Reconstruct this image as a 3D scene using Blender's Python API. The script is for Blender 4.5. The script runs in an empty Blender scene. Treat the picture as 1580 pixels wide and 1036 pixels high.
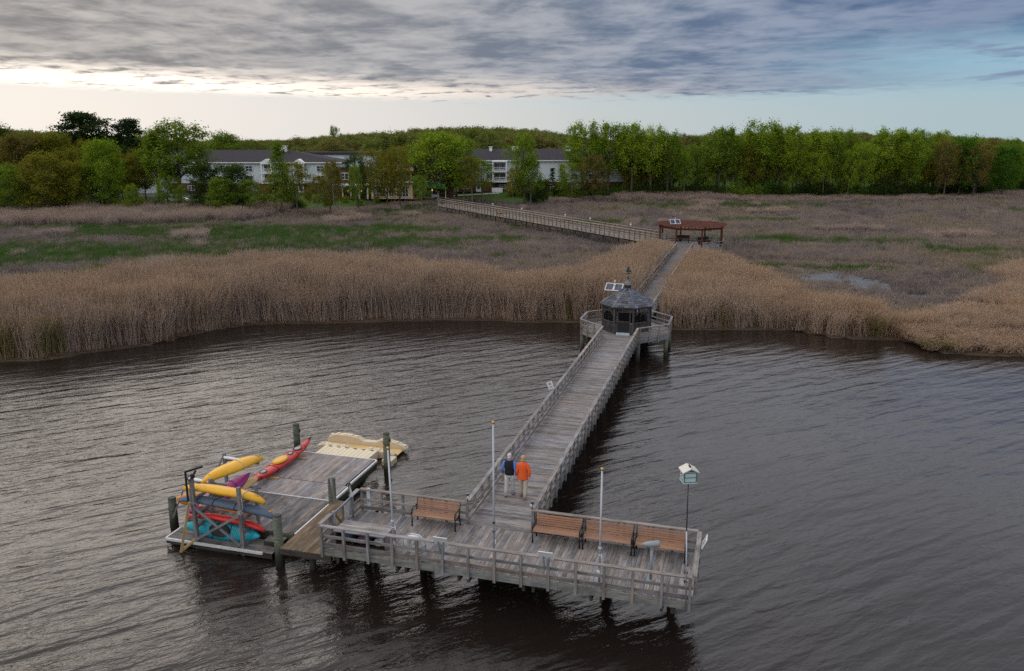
import bpy, bmesh, math, random
import numpy as np
from mathutils import Vector, Matrix, Euler
R = math.radians
rnd = random.Random(7)
SC = bpy.context.scene
COL = SC.collection

# ------------------------------------------------------------------ camera
# world: +Y runs along the boardwalk away from the drone, water level z = 0
YAW, CAMZ = 0.2753, 15.0
cam_d = bpy.data.cameras.new('camera')
cam = bpy.data.objects.new('camera', cam_d)
COL.objects.link(cam)
cam.location = (0, 0, CAMZ)
cam.rotation_euler = (math.pi / 2 - 0.2392, 0, YAW)
cam_d.sensor_width = 36
cam_d.lens = 28.625
cam_d.clip_start = 0.1
cam_d.clip_end = 6000
SC.camera = cam

# ------------------------------------------------------------------ sky, sun, exposure
SUN_AZ, SUN_EL = YAW + R(31), R(6.0)           # to the left of the view, almost set
W = bpy.data.worlds.new('World')
SC.world = W
W.use_nodes = True
nt = W.node_tree
nt.nodes.clear()


class NG:
    """short hand for building node trees"""
    def __init__(s, tree):
        s.t = tree

    def n(s, typ, ins=None, **props):
        nd = s.t.nodes.new(typ)
        for k, v in props.items():
            setattr(nd, k, v)
        for k, v in (ins or {}).items():
            sock = nd.inputs[k]
            if isinstance(v, bpy.types.NodeSocket):
                s.t.links.new(v, sock)
            else:
                sock.default_value = v
        return nd

    def m(s, op, a, b=0.0, c=0.0, clamp=False):
        return s.n('ShaderNodeMath', {0: a, 1: b, 2: c}, operation=op, use_clamp=clamp).outputs[0]

    def mix(s, f, a, b, blend='MIX'):
        nd = s.n('ShaderNodeMix', {0: f, 6: a, 7: b}, data_type='RGBA', blend_type=blend)
        return nd.outputs[2]

    def ss(s, v, lo, hi, a=0.0, b=1.0):
        return s.n('ShaderNodeMapRange', {0: v, 1: lo, 2: hi, 3: a, 4: b}, interpolation_type='SMOOTHSTEP').outputs[0]

    def noise(s, vec, scale, detail=4.0, rough=0.55, dist=0.0):
        return s.n('ShaderNodeTexNoise', {'Vector': vec, 'Scale': scale, 'Detail': detail, 'Roughness': rough, 'Distortion': dist}).outputs[0]

    def ramp(s, f, stops):
        nd = s.n('ShaderNodeValToRGB', {0: f})
        e = nd.color_ramp.elements
        while len(e) < len(stops):
            e.new(0.5)
        for i, (p, c) in enumerate(stops):
            e[i].position = p
            e[i].color = (*c, 1) if len(c) == 3 else c
        return nd.outputs[0]


def rgb(c):
    return (c[0], c[1], c[2], 1.0)


g = NG(nt)
tc = g.n('ShaderNodeTexCoord')
dirn = g.n('ShaderNodeVectorMath', {0: tc.outputs['Generated']}, operation='NORMALIZE').outputs[0]
sep = g.n('ShaderNodeSeparateXYZ', {0: dirn})
X, Y, Z = sep.outputs
cy, sy = math.cos(YAW), math.sin(YAW)
lat = g.m('ADD', g.m('MULTIPLY', X, cy), g.m('MULTIPLY', Y, sy))          # towards the right of the view
fwd = g.m('ADD', g.m('MULTIPLY', X, -sy), g.m('MULTIPLY', Y, cy))
el = g.m('MAXIMUM', Z, 0.0)
den = g.m('ADD', el, 0.045)
px = g.m('DIVIDE', lat, den)
py = g.m('DIVIDE', fwd, den)
pvec = g.n('ShaderNodeCombineXYZ', {0: px, 1: g.m('ADD', py, g.m('MULTIPLY', px, 0.12)), 2: 0.0}).outputs[0]
pst = g.n('ShaderNodeVectorMath', {0: pvec, 1: (1.25, 0.85, 1.0)}, operation='MULTIPLY').outputs[0]
pst2 = g.n('ShaderNodeVectorMath', {0: pvec, 1: (1.0, 0.95, 1.0)}, operation='MULTIPLY').outputs[0]
n_big = g.noise(pst, 0.42, 3.0, 0.5)
n_mid = g.noise(pst, 0.95, 9.0, 0.62, 0.35)
n_str = g.noise(pst2, 2.6, 8.0, 0.66, 0.3)
hor = g.m('SQRT', g.m('ADD', g.m('MULTIPLY', lat, lat), g.m('ADD', g.m('MULTIPLY', fwd, fwd), 1e-6)))
az = g.m('DIVIDE', lat, hor)           # sine of the bearing, 0 ahead, + right
ahead = g.ss(g.m('DIVIDE', fwd, hor), -0.3, 0.5)
azr = g.ss(az, -0.60, 0.60)
# clear air: Nishita
sky = g.n('ShaderNodeTexSky', sky_type='NISHITA', sun_disc=False, sun_elevation=SUN_EL, sun_rotation=-SUN_AZ,
          air_density=1.0, dust_density=1.6, ozone_density=1.4, altitude=10.0)
bg_sky = g.n('ShaderNodeBackground', {'Color': sky.outputs[0], 'Strength': 0.08})
# the thin high veil low over the horizon, pale warm near the sun and pale cyan away from it
veil_c = g.ramp(azr, [(0.0, (0.87, 0.845, 0.80)), (0.33, (0.76, 0.735, 0.71)), (0.62, (0.57, 0.61, 0.61)), (1.0, (0.41, 0.53, 0.57))])
veil_hi = g.ramp(azr, [(0.0, (0.86, 0.85, 0.83)), (0.35, (0.69, 0.71, 0.72)), (0.65, (0.45, 0.62, 0.70)), (1.0, (0.32, 0.53, 0.66))])
veil = g.mix(g.ss(el, 0.02, 0.085), veil_c, veil_hi)
bg_veil = g.n('ShaderNodeBackground', {'Color': veil, 'Strength': 1.0})
clear = g.n('ShaderNodeMixShader', {0: 1.0 - 0.02, 1: bg_sky.outputs[0], 2: bg_veil.outputs[0]})
# stratocumulus deck
dark = g.ramp(azr, [(0.0, (0.262, 0.248, 0.245)), (0.4, (0.205, 0.228, 0.275)), (0.7, (0.13, 0.182, 0.28)), (1.0, (0.066, 0.130, 0.265))])
lite = g.ramp(azr, [(0.0, (0.58, 0.535, 0.50)), (0.4, (0.47, 0.47, 0.485)), (0.7, (0.36, 0.395, 0.47)), (1.0, (0.22, 0.29, 0.43))])
tone = g.m('ADD', g.m('MULTIPLY', n_mid, 0.62), g.m('MULTIPLY', n_str, 0.38))
cl = g.mix(g.ss(tone, 0.37, 0.61), dark, lite)
edge_el = g.m('ADD', 0.0265, g.m('ADD', g.m('MULTIPLY', n_str, 0.020), g.m('MULTIPLY', n_mid, 0.012)))
edge_el = g.m('ADD', edge_el, g.ss(az, 0.05, 0.65, 0.0, 0.008))
edge_el = g.m('ADD', edge_el, g.ss(az, -0.65, -0.1, 0.011, -0.001))
over = g.m('SUBTRACT', el, edge_el)
mask = g.ss(over, -0.003, 0.010)
# bright fringe of the deck where the low sun shines through it
fr = g.m('MULTIPLY', g.ss(over, 0.034, 0.003), g.m('MULTIPLY', ahead, g.ss(az, 0.45, -0.20)))
glow = g.ramp(azr, [(0.0, (1.7, 1.5, 1.28)), (0.45, (1.0, 0.88, 0.76)), (0.75, (0.62, 0.60, 0.58)), (1.0, (0.4, 0.45, 0.5))])
cl = g.mix(g.m('MULTIPLY', fr, g.ss(n_str, 0.33, 0.50)), cl, glow)
# gaps, more of them low on the right
hole = g.m('MULTIPLY', g.ss(az, 0.20, 0.52), g.m('MULTIPLY', g.ss(el, 0.125, 0.075), g.ss(n_mid, 0.67, 0.49)))
mask = g.m('MULTIPLY', mask, g.m('SUBTRACT', 1.0, g.m('MULTIPLY', hole, 0.9)))
# overhead and behind the camera the deck goes on, thinner and brighter
up = g.ss(el, 0.155, 0.38)
upc = g.ramp(azr, [(0.0, (1.30, 1.24, 1.18)), (0.5, (1.0, 0.98, 0.98)), (1.0, (0.60, 0.63, 0.69))])
zen = g.ss(el, 0.42, 0.80, 1.0, 0.66)
cl = g.mix(up, cl, g.mix(1.0, g.mix(g.ss(tone, 0.42, 0.62), (1.18, 1.18, 1.22, 1), (1.72, 1.68, 1.68, 1)), upc, 'MULTIPLY'))
cl = g.n('ShaderNodeVectorMath', {0: cl, 'Scale': zen}, operation='SCALE').outputs[0]
bg_cl = g.n('ShaderNodeBackground', {'Color': cl, 'Strength': 1.0})
fin = g.n('ShaderNodeMixShader', {0: mask, 1: clear.outputs[0], 2: bg_cl.outputs[0]})
g.n('ShaderNodeOutputWorld', {'Surface': fin.outputs[0]})

sun_d = bpy.data.lights.new('sun', 'SUN')
sun_d.energy = 0.5
sun_d.angle = R(45)
sun_d.color = (1.0, 0.86, 0.70)
sun = bpy.data.objects.new('sun', sun_d)
COL.objects.link(sun)
sun.rotation_euler = Vector((math.sin(SUN_AZ) * math.cos(SUN_EL), -math.cos(SUN_AZ) * math.cos(SUN_EL), -math.sin(SUN_EL))).to_track_quat('-Z', 'Y').to_euler()

SC.view_settings.view_transform = 'Standard'
SC.view_settings.look = 'None'
SC.view_settings.exposure = 0.0
SC.view_settings.gamma = 1.0
SC.view_settings.use_curve_mapping = False
SC.cycles.use_denoising = False
SC.cycles.denoising_prefilter = 'ACCURATE'
SC.render.filter_size = 1.15
SC.cycles.max_bounces = 8
SC.cycles.diffuse_bounces = 3
SC.cycles.glossy_bounces = 3
SC.cycles.transparent_max_bounces = 12
SC.cycles.caustics_reflective = False
SC.cycles.caustics_refractive = False


# ------------------------------------------------------------------ helpers
def view(a, b):
    """metres right of and ahead of the drone -> world x, y"""
    return a * cy - b * sy, a * sy + b * cy


def unview(x, y):
    return x * cy + y * sy, -x * sy + y * cy


def link(o, parent=None):
    COL.objects.link(o)
    if parent:
        o.parent = parent
    return o


def tag(o, label=None, cat=None, group=None, kind=None):
    if label: o['label'] = label
    if cat: o['category'] = cat
    if group: o['group'] = group
    if kind: o['kind'] = kind
    return o


def thing(name, loc, label, cat, rz=0.0, group=None):
    o = bpy.data.objects.new(name, None)
    o.empty_display_size = 0.2
    o.location = loc
    o.rotation_euler = (0, 0, rz)
    link(o)
    return tag(o, label, cat, group)


class MB:
    """collects verts and faces"""
    def __init__(s):
        s.v, s.f, s.mi = [], [], []

    def add(s, vs, fs, mi=0):
        o = len(s.v)
        s.v += [tuple(v) for v in vs]
        for f in fs:
            s.f.append(tuple(i + o for i in f))
            s.mi.append(mi)
        return s

    def box(s, c, d, rz=0.0, mi=0, M=None):
        x, y, z = d[0] / 2, d[1] / 2, d[2] / 2
        vs = [(-x, -y, -z), (x, -y, -z), (x, y, -z), (-x, y, -z), (-x, -y, z), (x, -y, z), (x, y, z), (-x, y, z)]
        ca, sa = math.cos(rz), math.sin(rz)
        vs = [(c[0] + p[0] * ca - p[1] * sa, c[1] + p[0] * sa + p[1] * ca, c[2] + p[2]) for p in vs]
        if M is not None:
            vs = [M @ Vector(v) for v in vs]
        return s.add(vs, [(3, 2, 1, 0), (4, 5, 6, 7), (0, 1, 5, 4), (1, 2, 6, 5), (2, 3, 7, 6), (3, 0, 4, 7)], mi)

    def bar(s, p, q, w, h, mi=0):
        """rectangular bar from p to q, w across, h in the up direction"""
        p, q = Vector(p), Vector(q)
        d = (q - p).normalized()
        up = Vector((0, 0, 1)) if abs(d.z) < 0.98 else Vector((0, 1, 0))
        sd = d.cross(up).normalized()
        u2 = sd.cross(d).normalized()
        vs = []
        for e in (p, q):
            for a, b in ((-1, -1), (1, -1), (1, 1), (-1, 1)):
                vs.append(e + sd * (a * w / 2) + u2 * (b * h / 2))
        return s.add(vs, [(0, 1, 2, 3), (7, 6, 5, 4), (0, 4, 5, 1), (1, 5, 6, 2), (2, 6, 7, 3), (3, 7, 4, 0)], mi)

    def tube(s, pts, rad, n=8, mi=0, cap=True):
        pts = [Vector(p) for p in pts]
        rad = rad if isinstance(rad, (list, tuple)) else [rad] * len(pts)
        rings = []
        prev = None
        for i, p in enumerate(pts):
            d = (pts[min(i + 1, len(pts) - 1)] - pts[max(i - 1, 0)])
            d = d.normalized() if d.length > 1e-9 else Vector((0, 0, 1))
            if prev is None:
                ref = Vector((1, 0, 0)) if abs(d.x) < 0.9 else Vector((0, 1, 0))
                sd = d.cross(ref).normalized()
            else:
                sd = (prev - d * prev.dot(d)).normalized()
            prev = sd
            u2 = d.cross(sd)
            rings.append([p + (sd * math.cos(2 * math.pi * k / n) + u2 * math.sin(2 * math.pi * k / n)) * rad[i] for k in range(n)])
        vs = [v for r in rings for v in r]
        fs = []
        for i in range(len(rings) - 1):
            for k in range(n):
                fs.append((i * n + k, i * n + (k + 1) % n, (i + 1) * n + (k + 1) % n, (i + 1) * n + k))
        if cap:
            fs.append(tuple(range(n - 1, -1, -1)))
            fs.append(tuple((len(rings) - 1) * n + k for k in range(n)))
        return s.add(vs, fs, mi)

    def loft(s, rings, mi=0, cap=True):
        n = len(rings[0])
        vs = [v for r in rings for v in r]
        fs = []
        for i in range(len(rings) - 1):
            for k in range(n):
                fs.append((i * n + k, i * n + (k + 1) % n, (i + 1) * n + (k + 1) % n, (i + 1) * n + k))
        if cap:
            fs.append(tuple(range(n - 1, -1, -1)))
            fs.append(tuple((len(rings) - 1) * n + k for k in range(n)))
        return s.add(vs, fs, mi)

    def prism(s, poly, z0, z1, mi=0):
        n = len(poly)
        vs = [(x, y, z0) for x, y in poly] + [(x, y, z1) for x, y in poly]
        fs = [tuple(range(n - 1, -1, -1)), tuple(range(n, 2 * n))] + [(i, (i + 1) % n, n + (i + 1) % n, n + i) for i in range(n)]
        return s.add(vs, fs, mi)

    def ball(s, c, r, n=8, m=5, mi=0):
        r = r if isinstance(r, (tuple, list)) else (r, r, r)
        rings = []
        for j in range(m + 1):
            t = math.pi * (0.02 + 0.96 * j / m)
            rings.append([(c[0] + r[0] * math.sin(t) * math.cos(2 * math.pi * k / n), c[1] + r[1] * math.sin(t) * math.sin(2 * math.pi * k / n), c[2] - r[2] * math.cos(t)) for k in range(n)])
        return s.loft(rings, mi)

    def mesh(s, name, mats, smooth=False):
        me = bpy.data.meshes.new(name)
        me.from_pydata(s.v, [], s.f)
        mats = mats if isinstance(mats, (list, tuple)) else [mats]
        for m in mats:
            me.materials.append(m)
        if len(mats) > 1:
            me.polygons.foreach_set('material_index', s.mi)
        if smooth:
            me.polygons.foreach_set('use_smooth', [True] * len(me.polygons))
        me.update()
        return me

    def obj(s, name, mats, parent=None, smooth=False):
        return link(bpy.data.objects.new(name, s.mesh(name, mats, smooth)), parent)


_box_cache = {}


def box_mesh(name, dims, mat):
    key = (round(dims[0], 3), round(dims[1], 3), round(dims[2], 3), mat.name)
    if key not in _box_cache:
        _box_cache[key] = MB().box((0, 0, 0), dims).mesh(name, mat)
    return _box_cache[key]


def block(name, c, dims, mat, parent=None, rz=0.0, tilt=0.0):
    """a box object whose grain runs along its local X; shares mesh data with equal boxes; c in the parent's frame"""
    o = bpy.data.objects.new(name, box_mesh(name, dims, mat))
    o.location = c
    o.rotation_euler = (tilt, 0, rz)
    return link(o, parent)


def beam(name, p, q, w, h, mat, parent=None):
    """a timber from p to q: local X along it, w across, h upwards"""
    p, q = Vector(p), Vector(q)
    d = q - p
    L = d.length
    d.normalize()
    up = Vector((0, 0, 1)) if abs(d.z) < 0.98 else Vector((0, 1, 0))
    yv = up.cross(d).normalized()
    zv = d.cross(yv)
    o = bpy.data.objects.new(name, box_mesh(name, (L, w, h), mat))
    M = Matrix((d, yv, zv)).transposed().to_4x4()
    M.translation = (p + q) / 2
    o.matrix_local = M
    link(o, parent)
    o.matrix_local = M
    return o


def copy_tree(o, parent=None):
    c = o.copy()
    COL.objects.link(c)
    c.parent = parent
    for ch in list(o.children):
        d = copy_tree(ch, c)
    return c


# ------------------------------------------------------------------ materials
def new_mat(name):
    m = bpy.data.materials.new(name)
    m.use_nodes = True
    m.node_tree.nodes.clear()
    return m, NG(m.node_tree)


def simple(name, col, rough=0.6, metal=0.0, var=0.12, scale=6.0, emit=None, spec=0.5):
    m, g = new_mat(name)
    tc = g.n('ShaderNodeTexCoord')
    oi = g.n('ShaderNodeObjectInfo')
    n = g.noise(tc.outputs['Object'], scale, 5.0, 0.6)
    k = g.m('ADD', g.m('MULTIPLY', g.m('SUBTRACT', n, 0.5), var * 3), 1.0)
    k = g.m('MULTIPLY', k, g.m('ADD', 1 - var / 2, g.m('MULTIPLY', oi.outputs['Random'], var)))
    c = g.n('ShaderNodeVectorMath', {0: rgb(col)[:3], 'Scale': k}, operation='SCALE').outputs[0]
    ins = {'Base Color': c, 'Roughness': g.m('ADD', rough, g.m('MULTIPLY', g.m('SUBTRACT', n, 0.5), 0.2)), 'Metallic': metal, 'Specular IOR Level': spec}
    if emit:
        ins['Emission Color'] = rgb(emit[0])
        ins['Emission Strength'] = emit[1]
    b = g.n('ShaderNodeBsdfPrincipled', ins)
    g.n('ShaderNodeOutputMaterial', {'Surface': b.outputs[0]})
    return m


def wood(name, c0, c1, c2, var=0.45, stain=0.35, rough=0.8, algae=False):
    """weathered timber, grain along local X; every object gets its own tone"""
    m, g = new_mat(name)
    tc = g.n('ShaderNodeTexCoord')
    oi = g.n('ShaderNodeObjectInfo')
    r = oi.outputs['Random']
    off = g.n('ShaderNodeCombineXYZ', {0: g.m('MULTIPLY', r, 57.0), 1: g.m('MULTIPLY', r, 31.0), 2: g.m('MULTIPLY', r, 91.0)}).outputs[0]
    v = g.n('ShaderNodeVectorMath', {0: tc.outputs['Object'], 1: off}, operation='ADD').outputs[0]
    vg = g.n('ShaderNodeVectorMath', {0: v, 1: (1.3, 26.0, 26.0)}, operation='MULTIPLY').outputs[0]
    gr = g.noise(vg, 1.0, 6.0, 0.65, 0.3)
    big = g.noise(v, 1.6, 4.0, 0.6)
    c = g.ramp(gr, [(0.30, c0), (0.52, c1), (0.74, c2)])
    r2 = g.m('FRACT', g.m('MULTIPLY', r, 17.31))
    tint = g.mix(r2, (0.88, 0.96, 1.07, 1), (1.07, 0.98, 0.89, 1))
    c = g.mix(1.0, c, tint, 'MULTIPLY')
    k = g.m('ADD', 1 - var / 2, g.m('MULTIPLY', g.m('FRACT', g.m('MULTIPLY', r, 7.77)), var))
    k = g.m('MULTIPLY', k, g.ss(big, 0.30, 0.62, 1.0 - stain, 1.08))
    c = g.n('ShaderNodeVectorMath', {0: c, 'Scale': k}, operation='SCALE').outputs[0]
    if algae:
        s = g.n('ShaderNodeSeparateXYZ', {0: g.n('ShaderNodeNewGeometry').outputs['Position']})
        a = g.ss(g.m('ADD', s.outputs[2], g.m('MULTIPLY', big, 0.5)), 1.15, 0.35)
        c = g.mix(a, c, (0.020, 0.022, 0.012, 1))
    bmp = g.n('ShaderNodeBump', {'Strength': 0.35, 'Distance': 0.01, 'Height': gr})
    b = g.n('ShaderNodeBsdfPrincipled', {'Base Color': c, 'Roughness': rough, 'Normal': bmp.outputs[0], 'Specular IOR Level': 0.3})
    g.n('ShaderNodeOutputMaterial', {'Surface': b.outputs[0]})
    return m


def leaf_mat(name, ca, cb, trans=0.22):
    m, g = new_mat(name)
    tc = g.n('ShaderNodeTexCoord')
    oi = g.n('ShaderNodeObjectInfo')
    isl = g.n('ShaderNodeNewGeometry').outputs['Random Per Island']
    n = g.noise(tc.outputs['Object'], 0.42, 3.0, 0.6)
    f = g.m('ADD', g.m('MULTIPLY', isl, 0.22), g.m('ADD', g.m('MULTIPLY', oi.outputs['Random'], 0.45), g.m('MULTIPLY', g.m('SUBTRACT', n, 0.38), 1.5)), clamp=True)
    c = g.mix(f, rgb(ca), rgb(cb))
    d = g.n('ShaderNodeBsdfDiffuse', {'Color': c})
    t = g.n('ShaderNodeBsdfTranslucent', {'Color': g.mix(1.0, c, (1.25, 1.15, 0.6, 1), 'MULTIPLY')})
    s = g.n('ShaderNodeMixShader', {0: trans, 1: d.outputs[0], 2: t.outputs[0]})
    g.n('ShaderNodeOutputMaterial', {'Surface': s.outputs[0]})
    return m


def blade_mat(name, stops, trans=0.3):
    """reeds and marsh grass: tint comes with each clump"""
    m, g = new_mat(name)
    at = g.n('ShaderNodeAttribute', attribute_name='tint', attribute_type='INSTANCER')
    isl = g.n('ShaderNodeNewGeometry').outputs['Random Per Island']
    f = g.m('ADD', at.outputs['Fac'], g.m('MULTIPLY', g.m('SUBTRACT', isl, 0.5), 0.16), clamp=True)
    c = g.ramp(f, stops)
    k = g.m('ADD', 0.86, g.m('MULTIPLY', g.m('FRACT', g.m('MULTIPLY', isl, 13.7)), 0.28))
    c = g.n('ShaderNodeVectorMath', {0: c, 'Scale': k}, operation='SCALE').outputs[0]
    d = g.n('ShaderNodeBsdfDiffuse', {'Color': c})
    t = g.n('ShaderNodeBsdfTranslucent', {'Color': c})
    s = g.n('ShaderNodeMixShader', {0: trans, 1: d.outputs[0], 2: t.outputs[0]})
    g.n('ShaderNodeOutputMaterial', {'Surface': s.outputs[0]})
    return m


M_DECK = wood('weathered_deck_wood', (0.118, 0.110, 0.108), (0.255, 0.240, 0.238), (0.370, 0.358, 0.360), var=0.55)
M_RAIL = wood('weathered_rail_wood', (0.14, 0.13, 0.125), (0.275, 0.262, 0.258), (0.39, 0.38, 0.38), var=0.3)
M_FASCIA = wood('grey_fascia_wood', (0.13, 0.135, 0.12), (0.25, 0.26, 0.24), (0.34, 0.35, 0.33), var=0.2)
M_FLOAT = wood('floating_dock_wood', (0.16, 0.145, 0.14), (0.29, 0.27, 0.265), (0.39, 0.37, 0.37), var=0.4)
M_FLOATDARK = wood('stained_dock_wood', (0.085, 0.078, 0.075), (0.19, 0.178, 0.172), (0.29, 0.275, 0.268), var=0.5, stain=0.5)
M_BROWN = wood('brown_ramp_wood', (0.085, 0.062, 0.038), (0.185, 0.135, 0.085), (0.27, 0.205, 0.14), var=0.5)
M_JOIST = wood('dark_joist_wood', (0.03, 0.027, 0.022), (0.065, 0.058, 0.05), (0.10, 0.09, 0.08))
M_SHADEPILE = wood('wet_shaded_piling', (0.006, 0.006, 0.005), (0.014, 0.0135, 0.012), (0.026, 0.026, 0.022))  # wet platform piles, with the shade under the deck put into the colour
M_PILE = wood('piling_wood', (0.045, 0.055, 0.040), (0.10, 0.115, 0.085), (0.17, 0.185, 0.15), algae=True)
M_RACK = wood('grey_rack_timber', (0.12, 0.12, 0.125), (0.22, 0.22, 0.23), (0.32, 0.32, 0.34), var=0.2)
M_LUMBER = wood('new_lumber', (0.36, 0.24, 0.09), (0.50, 0.35, 0.15), (0.60, 0.44, 0.21), var=0.1, stain=0.15)
M_GAZ = wood('dark_gazebo_wood', (0.038, 0.035, 0.036), (0.080, 0.074, 0.075), (0.135, 0.128, 0.13), var=0.25)
M_SHINGLE = wood('grey_cedar_shingle', (0.055, 0.062, 0.078), (0.115, 0.127, 0.155), (0.205, 0.222, 0.262), var=1.0, stain=0.25)
M_RED = wood('red_stained_timber', (0.065, 0.018, 0.010), (0.125, 0.036, 0.020), (0.185, 0.060, 0.034), var=0.3)
M_SLAT = wood('orange_brown_slat', (0.245, 0.138, 0.090), (0.33, 0.190, 0.126), (0.395, 0.238, 0.164), var=0.14, stain=0.08, rough=0.6)
M_IRON = simple('black_iron', (0.012, 0.012, 0.013), 0.45)
M_GALV = simple('galvanised_steel', (0.42, 0.45, 0.49), 0.4, 0.5)
M_WHITE = simple('white_plastic', (0.72, 0.74, 0.76), 0.45, var=0.08)
M_BUMPER = simple('white_dock_edge', (0.62, 0.64, 0.66), 0.5, var=0.2)
M_BRASS = simple('brass', (0.55, 0.36, 0.10), 0.35, 0.8)
M_BEIGE = simple('beige_float_plastic', (0.58, 0.49, 0.355), 0.5, var=0.10, scale=2.0)
M_BEIGE2 = simple('cream_float_plastic', (0.66, 0.59, 0.42), 0.5, var=0.08, scale=2.0)
M_BLACK = simple('black_rubber', (0.012, 0.012, 0.012), 0.6)
M_YEL = simple('yellow_hull', (0.74, 0.39, 0.014), 0.42, var=0.16, scale=4.0)
M_REDK = simple('red_hull', (0.54, 0.026, 0.022), 0.4, var=0.16, scale=4.0)
M_TEAL = simple('teal_hull', (0.015, 0.36, 0.47), 0.4, var=0.08)
M_MAG = simple('magenta_hull', (0.32, 0.03, 0.20), 0.4, var=0.1)
M_ORG = simple('orange_hull', (0.72, 0.24, 0.02), 0.4, var=0.1)
M_CREAM = simple('cream_hull', (0.66, 0.47, 0.20), 0.45, var=0.08)
M_COVER = simple('blue_grey_cover', (0.085, 0.125, 0.19), 0.8, var=0.25, scale=9.0)
M_CORD = simple('grey_cord', (0.35, 0.37, 0.38), 0.7)
M_GREY = simple('grey_paint', (0.24, 0.29, 0.32), 0.45)
M_LBLUE = simple('pale_blue_paint', (0.50, 0.62, 0.66), 0.5, var=0.08)
M_GREENP = simple('green_paint', (0.05, 0.20, 0.17), 0.5)
M_ROOFP = simple('cream_roof_paint', (0.62, 0.60, 0.55), 0.5, var=0.06)
M_PV = simple('solar_cells', (0.025, 0.04, 0.085), 0.15, 0.0, spec=0.7)
M_SIDING = simple('white_siding', (0.60, 0.68, 0.75), 0.6, var=0.05, scale=1.0)
M_TRIM = simple('white_trim', (0.80, 0.82, 0.84), 0.5, var=0.05)
M_ROOF = simple('charcoal_roof_shingle', (0.050, 0.047, 0.056), 0.95, var=0.3, scale=2.5, spec=0.1)
M_BRICK = simple('red_brick', (0.105, 0.042, 0.034), 0.85, var=0.35, scale=7.0)
M_YWALL = simple('yellow_stucco', (0.66, 0.50, 0.28), 0.75, var=0.06)
M_GLASS = simple('dark_window_glass', (0.035, 0.05, 0.065), 0.08, spec=0.8)
M_AWN = simple('green_awning_cloth', (0.02, 0.20, 0.15), 0.7)
M_LAMP = simple('lit_lamp', (0.9, 0.6, 0.3), 0.5, emit=((1.0, 0.55, 0.25), 0.9))
M_ASPH = simple('asphalt', (0.06, 0.06, 0.06), 0.9)
M_CONC = simple('pale_concrete', (0.36, 0.36, 0.34), 0.85)
M_CARW = simple('white_car_paint', (0.68, 0.72, 0.76), 0.25)
M_CARG = simple('grey_car_paint', (0.22, 0.25, 0.30), 0.25)
M_TRUNK = wood('grey_bark', (0.05, 0.042, 0.034), (0.11, 0.096, 0.082), (0.19, 0.17, 0.15))
M_PALE = wood('pale_bark', (0.10, 0.09, 0.08), (0.20, 0.19, 0.175), (0.31, 0.295, 0.275))
LEAF = {
    'fresh': leaf_mat('fresh_leaves', (0.115, 0.205, 0.016), (0.270, 0.370, 0.036)),
    'green': leaf_mat('deep_green_leaves', (0.045, 0.125, 0.014), (0.115, 0.225, 0.028)),
    'mid': leaf_mat('mid_green_leaves', (0.085, 0.160, 0.018), (0.205, 0.290, 0.036)),
    'olive': leaf_mat('olive_leaves', (0.115, 0.125, 0.016), (0.235, 0.228, 0.032)),
    'brown': leaf_mat('brownish_leaves', (0.112, 0.100, 0.028), (0.215, 0.180, 0.052)),
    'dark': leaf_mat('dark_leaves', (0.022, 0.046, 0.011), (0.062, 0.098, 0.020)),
    'far': leaf_mat('far_leaves', (0.090, 0.125, 0.030), (0.195, 0.235, 0.062)),
    'farolive': leaf_mat('far_olive_leaves', (0.115, 0.120, 0.038), (0.225, 0.215, 0.075)),
    'pine': leaf_mat('pine_needles', (0.014, 0.032, 0.012), (0.040, 0.066, 0.022), 0.15),
}
M_REED = blade_mat('dry_reed_stems', [(0.0, (0.39, 0.325, 0.30)), (0.35, (0.435, 0.35, 0.295)), (0.65, (0.48, 0.36, 0.265)), (0.85, (0.47, 0.31, 0.19)), (1.0, (0.15, 0.17, 0.06))])
M_PLUME = blade_mat('reed_plumes', [(0.0, (0.37, 0.30, 0.245)), (0.5, (0.45, 0.335, 0.23)), (0.85, (0.43, 0.28, 0.155)), (1.0, (0.40, 0.31, 0.20))])
M_SEDGE = blade_mat('marsh_grass_blades', [(0.0, (0.160, 0.136, 0.136)), (0.30, (0.265, 0.226, 0.212)), (0.52, (0.325, 0.262, 0.208)), (0.68, (0.17, 0.162, 0.088)), (0.82, (0.085, 0.135, 0.042)), (1.0, (0.065, 0.142, 0.032))])


# ------------------------------------------------------------------ ground, water
SHORE_XY = [(-48.85, 42.64), (-46.13, 43.24), (-44.56, 45.66), (-41.66, 50.22), (-40.82, 53.74), (-38.95, 57.14), (-33.0, 59.32), (-27.27, 62.23),
            (-20.41, 64.17), (-12.82, 65.28), (-4.80, 65.08), (0.73, 66.41), (3.99, 67.33), (7.0, 65.45), (10.76, 65.87)]
SH = [(-140.0, 38.0), (-80.0, 46.5), (-46.0, 53.2)] + [unview(*p) for p in SHORE_XY] + [(29.6, 60.3), (30.0, 56.8), (36.0, 55.2), (50.0, 53.5), (140.0, 46.0)]
SHA, SHB = np.array([p[0] for p in SH]), np.array([p[1] for p in SH])
TL_XY = [(-134.41, 122.06), (-110.98, 128.68), (-91.46, 141.41), (-76.68, 156.83), (-66.69, 184.99), (-45.39, 176.54), (-28.07, 195.90), (-7.28, 201.77), (22.42, 210.16), (53.25, 223.41), (71.57, 248.92)]
TL = [(-300.0, 140.0)] + [unview(*p) for p in TL_XY] + [(330.0, 235.0)]
TLA, TLB = np.array([p[0] for p in TL]), np.array([p[1] for p in TL])


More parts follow.
